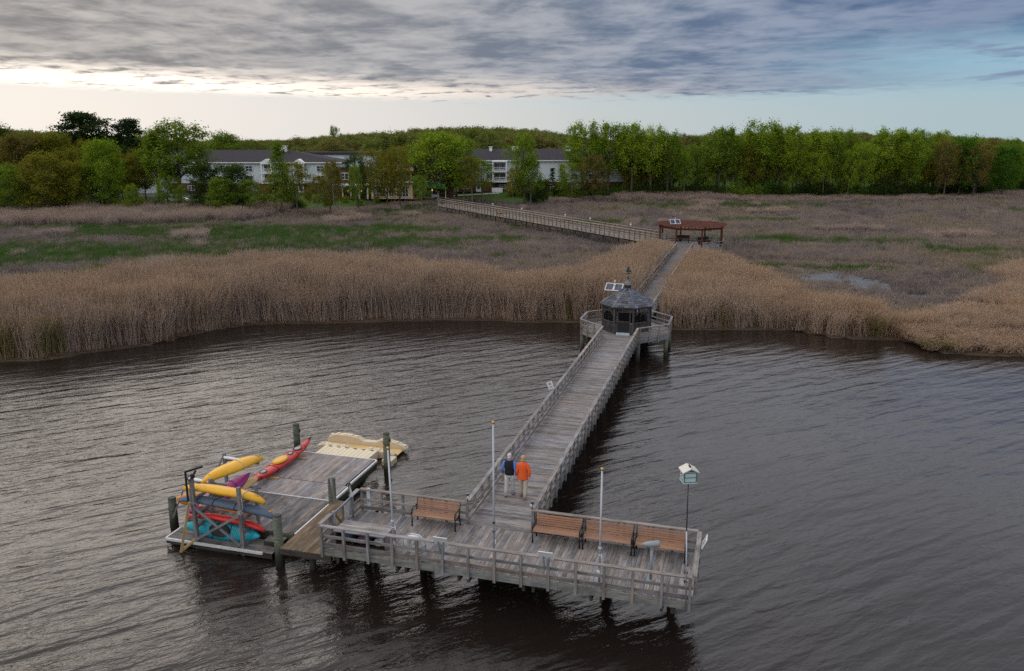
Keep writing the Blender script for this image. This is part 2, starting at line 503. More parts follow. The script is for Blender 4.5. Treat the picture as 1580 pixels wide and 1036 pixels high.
def vnoise(x, y, s, seed=0):
    """smooth value noise 0..1 on arrays"""
    x, y = np.asarray(x, float) / s, np.asarray(y, float) / s
    xi, yi = np.floor(x).astype(np.int64), np.floor(y).astype(np.int64)
    xf, yf = x - xi, y - yi
    xf, yf = xf * xf * (3 - 2 * xf), yf * yf * (3 - 2 * yf)

    def h(a, b):
        n = (a * 374761393 + b * 668265263 + seed * 974711) & 0x7fffffff
        n = ((n ^ (n >> 13)) * 1274126177) & 0x7fffffff
        return ((n ^ (n >> 16)) & 0xffff) / 65535.0
    return (h(xi, yi) * (1 - xf) + h(xi + 1, yi) * xf) * (1 - yf) + (h(xi, yi + 1) * (1 - xf) + h(xi + 1, yi + 1) * xf) * yf


def fbm(x, y, s, seed=0):
    return 0.5 * vnoise(x, y, s, seed) + 0.3 * vnoise(x, y, s / 2.1, seed + 5) + 0.2 * vnoise(x, y, s / 4.3, seed + 9)


def shore_b(a):
    return np.interp(a, SHA, SHB) + 0.5 * (vnoise(a, a * 0, 1.7, 3) - 0.5) + 0.7 * (vnoise(a, a * 0, 5.0, 4) - 0.5)


def tree_b(a):
    return np.interp(a, TLA, TLB)


def ground_z(a, b):
    a, b = np.asarray(a, float), np.asarray(b, float)
    d = b - shore_b(a)
    z = np.clip(d / 0.9, -1, 1) * 0.18 + 0.10 + np.clip(d / 20, 0, 1) * 0.08
    z = np.where(d < -1.0, -0.9, z)
    t = b - tree_b(a)
    k = np.clip((t + 9) / 30, 0, 1)
    return z + k * k * (3 - 2 * k) * 1.75


def grid_obj(name, avals, bvals, zfun, mat, keep=None):
    A, B = np.meshgrid(avals, bvals)
    Zz = zfun(A, B)
    xs, ys = view(A, B)
    vs = np.stack([xs, ys, Zz], -1).reshape(-1, 3)
    na = len(avals)
    fs = []
    ok = keep(A, B).reshape(-1) if keep is not None else None
    for j in range(len(bvals) - 1):
        for i in range(na - 1):
            q = (j * na + i, j * na + i + 1, (j + 1) * na + i + 1, (j + 1) * na + i)
            if ok is None or (ok[q[0]] and ok[q[2]]):
                fs.append(q)
    me = bpy.data.meshes.new(name)
    me.from_pydata(vs.tolist(), [], fs)
    me.materials.append(mat)
    me.polygons.foreach_set('use_smooth', [True] * len(me.polygons))
    return link(bpy.data.objects.new(name, me))


def ground_mat(name, stops, scale):
    m, g = new_mat(name)
    tc = g.n('ShaderNodeTexCoord')
    n = g.noise(tc.outputs['Object'], scale, 7.0, 0.65)
    n2 = g.noise(tc.outputs['Object'], scale * 9, 4.0, 0.6)
    f = g.m('ADD', g.m('MULTIPLY', n, 0.65), g.m('MULTIPLY', n2, 0.35))
    b = g.n('ShaderNodeBump', {'Strength': 0.6, 'Distance': 0.08, 'Height': n2})
    p = g.n('ShaderNodeBsdfPrincipled', {'Base Color': g.ramp(f, stops), 'Roughness': 0.95, 'Specular IOR Level': 0.15, 'Normal': b.outputs[0]})
    g.n('ShaderNodeOutputMaterial', {'Surface': p.outputs[0]})
    return m


M_MARSH = ground_mat('marsh_peat', [(0.30, (0.030, 0.024, 0.018)), (0.5, (0.070, 0.055, 0.042)), (0.7, (0.115, 0.092, 0.070))], 0.35)
M_LAWN = ground_mat('mown_lawn', [(0.30, (0.030, 0.060, 0.010)), (0.5, (0.050, 0.095, 0.014)), (0.7, (0.075, 0.120, 0.022))], 0.12)

av = np.concatenate([np.linspace(-900, -140, 14)[:-1], np.linspace(-140, 110, 200), np.linspace(110, 900, 14)[1:]])
bv = np.concatenate([np.linspace(36, 78, 64), np.linspace(80, 260, 60), np.array([300, 360, 450, 600, 900, 1500, 3000])])
tag(grid_obj('marsh_ground', av, bv, ground_z, M_MARSH), 'brown peat ground of the marsh under the reeds', 'ground', kind='structure')
av = np.linspace(-220, 260, 160)
bv = np.concatenate([np.linspace(120, 300, 70), np.array([340, 420, 520])])
tag(grid_obj('lawn', av, bv, lambda a, b: ground_z(a, b) + 0.03, M_LAWN, keep=lambda a, b: b > tree_b(a) - 4), 'green lawn around the buildings and under the trees', 'lawn', kind='structure')

# water: dark tannin river, wind waves with crests running diagonally to the pier
m, g = new_mat('river_water')
tc = g.n('ShaderNodeTexCoord')
rot = g.n('ShaderNodeMapping', {'Vector': tc.outputs['Object'], 'Rotation': (0, 0, R(-44.0))}).outputs[0]    # X now along the crests


def stretch(sx, sy_, off=0.0):
    v = g.n('ShaderNodeVectorMath', {0: rot, 1: (sx, sy_, 1.0)}, operation='MULTIPLY').outputs[0]
    return g.n('ShaderNodeVectorMath', {0: v, 1: (off, off * 0.7, off)}, operation='ADD').outputs[0]


w1 = g.noise(stretch(0.26, 1.20), 1.0, 1.5, 0.4, 0.35)
w2 = g.noise(stretch(0.75, 2.3, 9.0), 1.0, 2.0, 0.5, 0.4)
w3 = g.noise(stretch(2.6, 6.0, 21.0), 1.0, 3.0, 0.6, 0.4)
w4 = g.noise(stretch(9.0, 16.0, 4.0), 1.0, 2.0, 0.5)
gust = g.noise(tc.outputs['Object'], 0.055, 3.0, 0.5)
amp = g.m('MULTIPLY', g.ss(gust, 0.30, 0.65, 0.65, 1.25), g.ss(g.n('ShaderNodeSeparateXYZ', {0: tc.outputs['Object']}).outputs[0], 2.0, -16.0, 0.62, 1.15))
hgt = g.m('ADD', g.m('MULTIPLY', w1, 0.138), g.m('MULTIPLY', w2, 0.060))
hgt = g.m('ADD', hgt, g.m('MULTIPLY', w3, 0.022))
hgt = g.m('ADD', hgt, g.m('MULTIPLY', w4, 0.008))
bmp = g.n('ShaderNodeBump', {'Strength': 1.0, 'Distance': amp, 'Height': hgt})
p = g.n('ShaderNodeBsdfPrincipled', {'Base Color': (0.017, 0.0125, 0.0105, 1), 'Roughness': 0.07, 'IOR': 1.46, 'Normal': bmp.outputs[0]})
g.n('ShaderNodeOutputMaterial', {'Surface': p.outputs[0]})
M_WATER = m
mb = MB()
c = [view(*q) for q in ((-700, -60), (700, -60), (700, 80), (-700, 80))]
mb.add([(x, y, 0) for x, y in c], [(0, 1, 2, 3)])
tag(mb.obj('water', M_WATER), 'dark brown rippled river water', 'water', kind='structure')

m, g = new_mat('pool_water')
tc = g.n('ShaderNodeTexCoord')
bmp = g.n('ShaderNodeBump', {'Strength': 1.0, 'Distance': 0.06, 'Height': g.noise(tc.outputs['Object'], 2.2, 4.0, 0.6)})
p = g.n('ShaderNodeBsdfPrincipled', {'Base Color': (0.05, 0.045, 0.04, 1), 'Roughness': 0.06, 'IOR': 1.9, 'Normal': bmp.outputs[0]})
g.n('ShaderNodeOutputMaterial', {'Surface': p.outputs[0]})
M_POOL = m
# shallow pool standing in the marsh on the right
pool = MB()
for cx, cyy, rx, ry in ((9.4, 92.8, 3.9, 4.6), (12.9, 88.6, 2.2, 4.2), (6.4, 97.6, 1.4, 2.0), (16.3, 83.2, 1.6, 1.3), (13.8, 85.0, 1.7, 0.9), (19.5, 79.3, 1.6, 0.8)):
    n = 26
    poly = []
    for k in range(n):
        t = 2 * math.pi * k / n
        rr = 0.75 + 0.5 * rnd.random()
        poly.append((cx + rx * rr * math.cos(t), cyy + ry * rr * math.sin(t)))
    zz = 0.385 + 0.004 * len(pool.f)
    pool.add([(x, y, zz) for x, y in poly], [tuple(range(n))])
tag(pool.obj('marsh_pool', M_POOL), 'pale shallow water standing among the grasses right of the boardwalk', 'pool', kind='structure')


# ------------------------------------------------------------------ reeds and marsh grass (nobody could count them)
PROTO = bpy.data.collections.new('prototypes')          # stays out of the scene, only instanced


def proto_group(name, objs):
    c = bpy.data.collections.new(name)
    for o in objs:
        c.objects.link(o)
    return c


def scatter_tree(coll):
    t = bpy.data.node_groups.new('scatter', 'GeometryNodeTree')
    t.interface.new_socket('Geometry', in_out='INPUT', socket_type='NodeSocketGeometry')
    t.interface.new_socket('Geometry', in_out='OUTPUT', socket_type='NodeSocketGeometry')
    gi, go = t.nodes.new('NodeGroupInput'), t.nodes.new('NodeGroupOutput')
    ci = t.nodes.new('GeometryNodeCollectionInfo')
    ci.inputs['Collection'].default_value = coll
    ci.inputs['Separate Children'].default_value = True
    ci.inputs['Reset Children'].default_value = True
    ip = t.nodes.new('GeometryNodeInstanceOnPoints')
    ip.inputs['Pick Instance'].default_value = True

    def attr(nm, typ):
        n = t.nodes.new('GeometryNodeInputNamedAttribute')
        n.data_type = typ
        n.inputs['Name'].default_value = nm
        return n.outputs['Attribute']
    L = t.links.new
    L(gi.outputs[0], ip.inputs['Points'])
    L(ci.outputs[0], ip.inputs['Instance'])
    L(attr('idx', 'INT'), ip.inputs['Instance Index'])
    er = t.nodes.new('FunctionNodeEulerToRotation')
    L(attr('rot', 'FLOAT_VECTOR'), er.inputs[0])
    L(er.outputs[0], ip.inputs['Rotation'])
    L(attr('scl', 'FLOAT_VECTOR'), ip.inputs['Scale'])
    L(ip.outputs[0], go.inputs[0])
    return t


def scatter(name, coll, pts, scl, tint, label, cat, tilt=0.10, seed=1, n_proto=None):
    rs = np.random.RandomState(seed)
    n = len(pts)
    me = bpy.data.meshes.new(name)
    me.vertices.add(n)
    me.vertices.foreach_set('co', np.asarray(pts, np.float32).ravel())
    rot = np.stack([rs.normal(0, tilt, n), rs.normal(0, tilt, n), rs.uniform(0, 6.283, n)], -1).astype(np.float32)
    for nm, typ, arr in (('rot', 'FLOAT_VECTOR', rot), ('scl', 'FLOAT_VECTOR', np.asarray(scl, np.float32)), ('idx', 'INT', rs.randint(0, n_proto or len(coll.objects), n).astype(np.int32)), ('tint', 'FLOAT', np.asarray(tint, np.float32))):
        at = me.attributes.new(nm, typ, 'POINT')
        at.data.foreach_set('vector' if typ == 'FLOAT_VECTOR' else 'value', arr.ravel())
    o = link(bpy.data.objects.new(name, me))
    md = o.modifiers.new('scatter', 'NODES')
    md.node_group = scatter_tree(coll)
    return tag(o, label, cat, kind='stuff')


def reed_clump(seed, n=60, rad=0.55):
    r = random.Random(seed)
    mb = MB()
    for _ in range(n):
        t, q = r.uniform(0, 6.283), rad * math.sqrt(r.random())
        x, y = q * math.cos(t), q * math.sin(t)
        h = r.uniform(2.9, 3.9)
        lx, ly = r.gauss(0.10, 0.13) * h, r.gauss(-0.04, 0.13) * h
        w = r.uniform(0.009, 0.016)
        d = r.uniform(0, 3.14)
        dx, dy = math.cos(d) * w, math.sin(d) * w
        mx, my = x + lx * 0.35, y + ly * 0.35
        ex, ey = x + lx, y + ly
        mb.add([(x - dx, y - dy, -0.1), (x + dx, y + dy, -0.1), (mx + dx, my + dy, h * .55), (mx - dx, my - dy, h * .55), (ex + dx * .5, ey + dy * .5, h), (ex - dx * .5, ey - dy * .5, h)], [(0, 1, 2, 3), (3, 2, 4, 5)], 0)
        for _k in range(3):                                   # leaves
            z = h * r.uniform(0.25, 0.85)
            f = z / h
            bx, by = x + lx * f * .8, y + ly * f * .8
            a = r.uniform(0, 6.283)
            L = r.uniform(0.22, 0.42)
            px_, py_ = -math.sin(a) * .014, math.cos(a) * .014
            mb.add([(bx - px_, by - py_, z), (bx + px_, by + py_, z), (bx + math.cos(a) * L, by + math.sin(a) * L, z + r.uniform(-.12, .22))], [(0, 1, 2)], 0)
        if r.random() < 0.55:                                  # feathery plume, nodding down wind
            a = r.gauss(0.3, 0.7)
            L = r.uniform(0.22, 0.36)
            tx, ty, tz = ex + math.cos(a) * L * .45, ey + math.sin(a) * L * .45, h + L * .75
            for dd in (d, d + 1.57):
                qx, qy = math.cos(dd) * .024, math.sin(dd) * .024
                mz = h + L * .35
                kx, ky = ex + math.cos(a) * L * .16, ey + math.sin(a) * L * .16
                mb.add([(ex, ey, h - .05), (kx + qx, ky + qy, mz), (tx, ty, tz), (kx - qx, ky - qy, mz)], [(0, 1, 2, 3)], 1)
    return bpy.data.objects.new('reed_clump', mb.mesh('reed_clump', [M_REED, M_PLUME]))


def sedge_clump(seed, n=64, rad=0.75, hmax=1.0, lean=0.45):
    r = random.Random(seed)
    mb = MB()
    for _ in range(n):
        t, q = r.uniform(0, 6.283), rad * math.sqrt(r.random())
        x, y = q * math.cos(t), q * math.sin(t)
        h = hmax * r.uniform(0.45, 1.0)
        a = r.uniform(0, 6.283)
        L = h * abs(r.gauss(0, lean))
        w = r.uniform(0.014, 0.026)
        d = r.uniform(0, 3.14)
        dx, dy = math.cos(d) * w, math.sin(d) * w
        mx, my = x + math.cos(a) * L * .35, y + math.sin(a) * L * .35
        mb.add([(x - dx, y - dy, -0.08), (x + dx, y + dy, -0.08), (mx + dx * .8, my + dy * .8, h * .6), (mx - dx * .8, my - dy * .8, h * .6), (x + math.cos(a) * L, y + math.sin(a) * L, h)], [(0, 1, 2, 3), (3, 2, 4)], 0)
    return bpy.data.objects.new('sedge_clump', mb.mesh('sedge_clump', [M_SEDGE]))


REEDS = proto_group('reed_prototypes', [reed_clump(10 + i) for i in range(7)])
SEDGE = proto_group('sedge_prototypes', [sedge_clump(30 + i) for i in range(6)])


def jitter_grid(a0, a1, b0, b1, s, seed):
    rs = np.random.RandomState(seed)
    A, B = np.meshgrid(np.arange(a0, a1, s), np.arange(b0, b1, s))
    A = A + rs.uniform(-.5, .5, A.shape) * s
    B = B + rs.uniform(-.5, .5, B.shape) * s
    return A.ravel(), B.ravel()


def seg_dist(x, y, p, q):
    vx, vy = q[0] - p[0], q[1] - p[1]
    t = np.clip(((x - p[0]) * vx + (y - p[1]) * vy) / (vx * vx + vy * vy), 0, 1)
    return np.hypot(x - p[0] - t * vx, y - p[1] - t * vy)


def free(x, y, marg=0.0):
    """where no boardwalk stands"""
    return ((seg_dist(x, y, (-7.6, 20), (-7.4, 64)) > 1.75 + marg) & (seg_dist(x, y, (-7.38, 62), (-6.75, 104)) > 1.55 + marg)
            & (np.hypot(x + 7.6, y - 57.6) > 3.7 + marg) & (np.hypot(x + 6.3, y - 106.6) > 4.6 + marg)
            & (seg_dist(x, y, (-10.5, 105.5), (-57.0, 152.0)) > 1.2 + marg))


TALL_L = [unview(*p) for p in ((-85, 43), (-59.85, 53.5), (-54.6, 55.5), (-53.15, 60.91), (-49.54, 65.24), (-44.86, 68.78), (-39.69, 72.1), (-36.4, 74.0), (-30.7, 73.7), (-26.3, 72.7), (-21.33, 69.6), (-19.1, 70.0), (-16.08, 72.18), (-14.26, 75.21), (-12.76, 81.15), (-11.26, 89.62), (-9.3, 100.5))]
TALL_R = [unview(*p) for p in ((-5.0, 100.5), (-3.4, 92.5), (-0.63, 87.6), (1.92, 83.0), (3.7, 78.0), (5.6, 72.8), (8.5, 71.0), (10.6, 69.6), (12.6, 69.0), (13.8, 69.6), (16.4, 73.0), (19.6, 80.0), (26.0, 89.0), (60.0, 110.0))]
tl = (np.array([p[0] for p in TALL_L]), np.array([p[1] for p in TALL_L]))
tr = (np.array([p[0] for p in TALL_R]), np.array([p[1] for p in TALL_R]))


def tall_back(a, x):
    left = np.interp(a, tl[0], tl[1])
    right = np.interp(a, tr[0], tr[1])
    return np.where(x < -7.1, left, right)


def in_view(a, b, m=11):
    return np.abs(a) < 0.645 * b + m + 7


# the tall stand of dry reeds along the water
a, b = jitter_grid(-62, 62, 44, 112, 0.50, 11)
x, y = view(a, b)
d0 = b - shore_b(a)
tb = tall_back(a, x) + 2.2 * (fbm(a, b, 6, 21) - 0.5)
k = (d0 > 0.15) & (b < tb) & in_view(a, b) & free(x, y)
rs = np.random.RandomState(3)
thin = fbm(a, b, 5.0, 40)
k &= (rs.rand(len(a)) < np.where(x > -7, 0.80, 0.95)) & ~((x > 12.5) & (thin < 0.43) & (d0 > 1.2))
a, b, x, y, d0, tb = a[k], b[k], x[k], y[k], d0[k], tb[k]
hs = np.where(x < -7, 1.0, 0.70 - 0.16 * np.clip((x - 6) / 10, 0, 1)) * (0.70 + 0.36 * fbm(a, b, 7, 8) + 0.40 * (fbm(a, b, 1.9, 88) - 0.4) + 0.16 * (rs.rand(len(a)) - 0.5)) * np.clip(0.74 + d0 * 0.13, 0, 1.02)
hs *= np.clip(0.74 + 0.12 * (tb - b), 0, 1)
hs *= np.where((a > 29.0) & (d0 < 4.5), 0.62, 1.0) * np.where(x > 12, 0.70, np.where(x > 4, 0.9, 1.0))
hs *= np.clip(0.36 + 0.05 * np.maximum(0, np.hypot(x + 6.3, y - 106.6) - 4.5), 0, 1)
tint = np.where(x < -7, 0.16 + 0.50 * fbm(a, b, 12, 15), 0.22 + 0.50 * fbm(a, b, 9, 16) + 0.08 * np.clip(x / 15, 0, 1))
tint = np.where((d0 < 1.0) & (vnoise(a, b, 2.5, 77) > 0.70) & (rs.rand(len(a)) < 0.6), 0.95, np.minimum(tint, 0.86))
z = ground_z(a, b)
scatter('tall_reeds', REEDS, np.stack([x, y, z], -1), np.stack([hs * 0 + 1, hs * 0 + 1, hs], -1), tint, 'dense stand of tall dry tan reeds along the water edge', 'reeds', 0.075, 5)

# low marsh grass, grey brown with green patches
parts = []
for (b0, b1, s, sd) in ((56, 100, 0.62, 1), (100, 150, 0.80, 2), (150, 250, 1.05, 3)):
    a, b = jitter_grid(-170, 170, b0, b1, s, sd)
    parts.append(np.stack([a, b]))
a, b = np.concatenate(parts, 1)
x, y = view(a, b)
tb = tall_back(a, x)
t_b = tree_b(a)
k = (b > tb - 1.0) & (b < t_b - 2.0) & in_view(a, b, 9) & free(x, y, 0.1)
pool_d = np.minimum.reduce([np.hypot((x - c[0]) / c[2], (y - c[1]) / c[3]) for c in ((9.4, 92.3, 3.9, 5.0), (12.9, 88.0, 2.2, 4.6), (6.4, 97.6, 1.2, 1.8), (16.3, 83.2, 1.5, 1.2), (13.8, 85.0, 1.5, 0.8), (19.5, 79.3, 1.4, 0.7))])
k &= ~((pool_d < 1.0) & (rs.rand(len(a)) < 0.90))
k &= b - shore_b(a) > 0.4
k &= rs.rand(len(a)) < 0.45 + 0.75 * fbm(a, b, 3.2, 91)
a, b, x, y, t_b = a[k], b[k], x[k], y[k], t_b[k]
GREEN = [(-112, 112, 15, 7), (-90, 106, 12, 5), (-84, 82, 14, 7), (-62, 70, 9, 4), (-66, 112, 14, 6), (-54, 119, 16, 5), (-46, 105, 9, 4), (-58, 99, 8, 3), (-36, 112, 8, 3), (-8, 181, 16, 6), (12, 186, 10, 5), (7, 122, 9, 3.2), (16, 122.5, 8, 2.2), (3, 98, 4, 2.5), (12, 99, 6, 2), (-22, 140, 9, 3), (0, 150, 12, 3), (30, 118, 8, 2)]
gsc = np.zeros(len(a))
for (gx, gy, rx, ry) in GREEN:
    ga, gb = unview(gx, gy)
    gsc = np.maximum(gsc, np.exp(-(((a - ga) / rx) ** 2 + ((b - gb) / ry) ** 2)))
gsc = gsc * 0.95 + 1.0 * (fbm(a, b, 11, 60) - 0.5) + 0.95 * (fbm(a, b, 2.4, 61) - 0.5) + np.where(a < -14, 0.37, 0.06) + 0.20 * (rs.rand(len(a)) - 0.5)
brown = 0.04 + 0.60 * np.clip(fbm(a, b, 14, 62) * 1.25 - 0.10, 0, 1) * np.where(a > 12, 1.0, 0.75) + 0.34 * (rs.rand(len(a)) - 0.5) + 0.5 * (fbm(a, b, 3.0, 66) - 0.5)
grn = (gsc > 0.36) & (rs.rand(len(a)) < np.clip(0.45 + 1.2 * (gsc - 0.36), 0, 0.88))
tint = np.where(grn, np.clip(0.66 + 0.30 * rs.rand(len(a)) + 0.15 * (gsc - 0.5), 0.6, 0.97), np.clip(brown, 0, 0.60))
hs = 0.45 + 0.75 * fbm(a, b, 8, 63) + 0.9 * (fbm(a, b, 2.4, 64) - 0.5) + 0.35 * (rs.rand(len(a)) - 0.4)
hs = np.clip(hs, 0.25, 1.7)
hs = np.where((x > -1) & (x < 22) & (y > 74) & (y < 103), np.minimum(hs, 0.30 + 0.25 * rs.rand(len(a))), hs)
hs *= np.where(a > 14, 1.15, 1.0)
z = ground_z(a, b)
scatter('marsh_grass', SEDGE, np.stack([x, y, z], -1), np.stack([1.0 + 0 * hs, 1.0 + 0 * hs, hs], -1), tint, 'low grey brown marsh grass with green patches between reeds and woods', 'marsh grass', 0.16, 6)

# paler reeds standing farther back: before the trees and in drifts
a, b = jitter_grid(-150, 165, 70, 250, 0.72, 19)
x, y = view(a, b)
t_b = tree_b(a)
fr = np.where(a < -14, np.where(a < -40, 17, 12), np.where(a > 24, 9, np.where(a > 6, 4, -9)))
n8 = fbm(a, b, 10, 70)
back = (b > t_b - fr * (0.55 + 0.9 * n8)) & (b < t_b + np.where((a > -44) & (a < 8), -5.0, 0.5))
drift = (n8 > 0.76) & (b > tall_back(a, x) + 4) & (b < t_b - 4) & (fbm(a, b, 4, 71) > 0.42)
side = (a > 36) & (b > 66) & (b < 92) & (fbm(a, b, 7, 72) > 0.46)
k = (back | drift | side) & in_view(a, b, 9) & free(x, y, 0.2) & (rs.rand(len(a)) < 0.8)
k &= (seg_dist(x, y, (-14, 109), (-58, 153)) > 3.0) & ~((x > -4) & (x < 26) & (y > 76) & (y < 108))
a, b, x, y, back, side = a[k], b[k], x[k], y[k], back[k], side[k]
hs = np.where(back[...], np.where(a > 8, np.where((a > 24) & (a < 52), 0.40, 0.26), np.where(a > -44, 0.25, 0.50)), 0.34) * (0.7 + 0.6 * fbm(a, b, 5, 73))
tint = np.where(side, 0.35 + 0.40 * fbm(a, b, 8, 75), 0.02 + 0.32 * fbm(a, b, 9, 74))
hs *= 0.75 + 0.5 * rs.rand(len(a))
scatter('back_reeds', REEDS, np.stack([x, y, ground_z(a, b)], -1), np.stack([1.15 + 0 * hs, 1.15 + 0 * hs, hs], -1), tint, 'paler dry reeds standing in front of the woods and in drifts over the marsh', 'reeds', 0.07, 8)

# broken stems and drift lying along the water edge
mb = MB()
for i in range(900):
    aa = rnd.uniform(-44, 46)
    bb = float(shore_b(np.array([aa]))[0]) + rnd.uniform(-0.25, 0.9)
    xx, yy = view(aa, bb)
    if not free(np.array([xx]), np.array([yy]), 0.0)[0]:
        continue
    t = rnd.gauss(0.2, 0.5)
    L = rnd.uniform(0.3, 1.1)
    zz = max(0.03, float(ground_z(np.array([aa]), np.array([bb]))[0])) + rnd.uniform(0.01, 0.06)
    mb.bar((xx, yy, zz), (xx + L * math.cos(t), yy + L * math.sin(t), zz + rnd.uniform(-0.02, 0.05)), 0.03, 0.02)
M_WRACK = simple('rusty_wrack', (0.16, 0.085, 0.045), 0.9, var=0.4)
tag(mb.obj('reed_litter', M_WRACK), 'rusty brown broken stems lying along the water edge', 'reed litter', kind='stuff')


# ------------------------------------------------------------------ buildings beyond the marsh (local x right, y away, front wall at y = 0)
def part(mb, name, mat, parent, smooth=False):
    return mb.obj(name, mat, parent, smooth)


def window(parent, x, z, w, h, y=0.0, nx=2, nz=2, rot=0.0):
    """frame with muntins proud of the wall, pane behind it as its child"""
    f = MB()
    t = 0.09
    for s in (-1, 1):
        f.box((s * (w / 2 - t / 2), -0.05, 0), (t, 0.12, h))
    for s in (-1, 1):
        f.box((0, -0.047, s * (h / 2 - t / 2)), (w - 2 * t, 0.12, t))
    for i in range(1, nx):
        f.box((-w / 2 + w * i / nx, -0.04, 0), (0.06, 0.08, h - 2 * t))
    for i in range(1, nz):
        f.box((0, -0.036, -h / 2 + h * i / nz), (w - 2 * t, 0.08, 0.05))
    o = f.obj('window', M_TRIM, parent)
    o.location = (x, y, z)
    MB().box((0, -0.012, 0), (w - 2 * t + 0.02, 0.02, h - 2 * t + 0.02)).obj('pane', M_GLASS, o)
    return o


def gable_roof(mb, x0, x1, y0, y1, ze, zr, hip0=0.0, hip1=0.0, over=0.45, t=0.25):
    ym = (y0 + y1) / 2
    x0, x1, y0, y1 = x0 - over, x1 + over, y0 - over, y1 + over
    vs = []
    for dz in (0, -t):
        vs += [(x0, y0, ze + dz), (x1, y0, ze + dz), (x1, y1, ze + dz), (x0, y1, ze + dz), (x0 + hip0, ym, zr + dz), (x1 - hip1, ym, zr + dz)]
    top = [(0, 1, 5, 4), (2, 3, 4, 5), (1, 2, 5), (3, 0, 4)]
    bot = [tuple(6 + i for i in reversed(f)) for f in top]
    side = [(0, 6, 7, 1), (1, 7, 8, 2), (2, 8, 9, 3), (3, 9, 6, 0)]
    return mb.add(vs, top + bot + side)


def balcony_bay(parent, x, w, z0, z1, floors, depth=1.3, ped=True):
    """projecting white bay of columns and railings with dark openings and a small pediment"""
    b = MB()
    y = -depth
    for s in (-1, 1):
        b.box((x + s * (w / 2 - 0.15), y, (z0 + z1) / 2), (0.3, 0.3, z1 - z0))
    hs = (z1 - z0) / floors
    for i in range(floors + 1):
        b.box((x, y / 2 - 0.1, z0 + i * hs), (w + 0.1, depth + 0.3, 0.26))
    part(b, 'balcony_frame', M_TRIM, parent)
    for i in range(floors):
        r = MB()
        r.box((x, y, z0 + i * hs + 1.05), (w - 0.6, 0.06, 0.08))
        n = int(w / 0.28)
        for k in range(n):
            r.box((x - w / 2 + 0.35 + k * (w - 0.7) / max(1, n - 1), y, z0 + i * hs + 0.6), (0.05, 0.05, 0.84))
        part(r, 'balcony_railing', M_TRIM, parent)
        window(parent, x, z0 + i * hs + hs * 0.52, w - 0.7, hs - 0.7, 0.0, 2, 1)
    if ped:
        p = MB()
        p.add([(x - w / 2 - .3, y - .2, z1 + .13), (x + w / 2 + .3, y - .2, z1 + .13), (x, y - .2, z1 + 1.05), (x - w / 2 - .3, 1.6, z1 + .13), (x + w / 2 + .3, 1.6, z1 + .13), (x, 1.6, z1 + 1.05)],
              [(0, 1, 2), (5, 4, 3), (0, 3, 4, 1), (1, 4, 5, 2), (2, 5, 3, 0)])
        part(p, 'pediment', M_TRIM, parent)


def door(parent, x, w=1.1, h=2.15, z0=0.0):
    d = MB()
    d.box((x, -0.05, z0 + h / 2), (w, 0.1, h))
    o = part(d, 'door', M_TRIM, parent)
    p = MB()
    p.box((x, -0.115, z0 + h * 0.6), (w * 0.55, 0.03, h * 0.6))
    part(p, 'door_pane', M_GLASS, o)


GZ = 2.0
# left white building
c = view(-56.0, 197.0)
bl = thing('apartment_building', (c[0], c[1], GZ - 0.2), 'long white three storey building with charcoal hip roof behind the left trees', 'building', YAW)
part(MB().box((-11.2, 6.6, 1.25), (53.4, 13.2, 2.5)), 'brick_base', M_BRICK, bl)
part(MB().box((-11.2, 6.6, 4.95), (53.2, 13.0, 4.9)), 'upper_wall', M_SIDING, bl)
part(gable_roof(MB(), -37.9, 15.5, 0.0, 13.2, 7.4, 10.15, 0.0, 14.5), 'roof', M_ROOF, bl)
part(MB().box((-11.2, -0.5, 7.28), (54.0, 0.14, 0.22)), 'gutter', M_TRIM, bl)
vent = MB()
vent.box((0.6, 5.2, 10.3), (1.6, 1.4, 1.3)).box((0.6, 5.2, 11.05), (2.0, 1.8, 0.14))
part(vent, 'roof_vent', M_TRIM, bl)
gb = MB()
gb.box((-29.0, -1.4, 3.7), (6.4, 2.8, 7.2))
gb.add([(-32.4, -2.9, 7.3), (-25.6, -2.9, 7.3), (-29.0, -2.9, 9.2), (-32.4, 6, 7.3), (-25.6, 6, 7.3), (-29.0, 6, 9.2)], [(0, 1, 2), (5, 4, 3), (0, 3, 4, 1), (1, 4, 5, 2), (2, 5, 3, 0)])
part(gb, 'gable_bay', M_SIDING, bl)
part(MB().box((-34.9, -0.8, 6.4), (1.9, 1.6, 5.4)), 'side_bay', M_SIDING, bl)
for zz in (3.6, 5.9):
    window(bl, -29.0, zz, 2.2, 1.6, -2.82, 3, 2)
    for xx in (-23.6, -17.6, -11.2, -6.4, 2.2, 10.5, 12.9):
        window(bl, xx, zz, 1.7, 1.35, -0.012)
for xx in (-20.5, -12.0, -5.0, 3.5, 11.5):
    window(bl, xx, 1.35, 1.6, 1.2, -0.012)
balcony_bay(bl, -1.9, 2.6, 2.6, 7.1, 2)
balcony_bay(bl, 5.7, 2.6, 2.6, 7.1, 2)
door(bl, 5.7, 1.4)

# low wing with flat roof behind the left building
c = view(-47.5, 222.0)
wg = thing('flat_roof_wing', (c[0], c[1], GZ), 'low white wing with flat grey roof behind the right end of the left building', 'building', YAW)
part(MB().box((1.5, 5, 4.25), (20, 10, 8.5)), 'wall', M_SIDING, wg)
part(MB().box((1.5, 5, 8.75), (21, 11, 0.6)), 'roof', M_ROOF, wg)
for xx in (-6.0, -2.5, 1.0, 4.5):
    window(wg, xx, 6.6, 1.6, 1.3, -0.012)

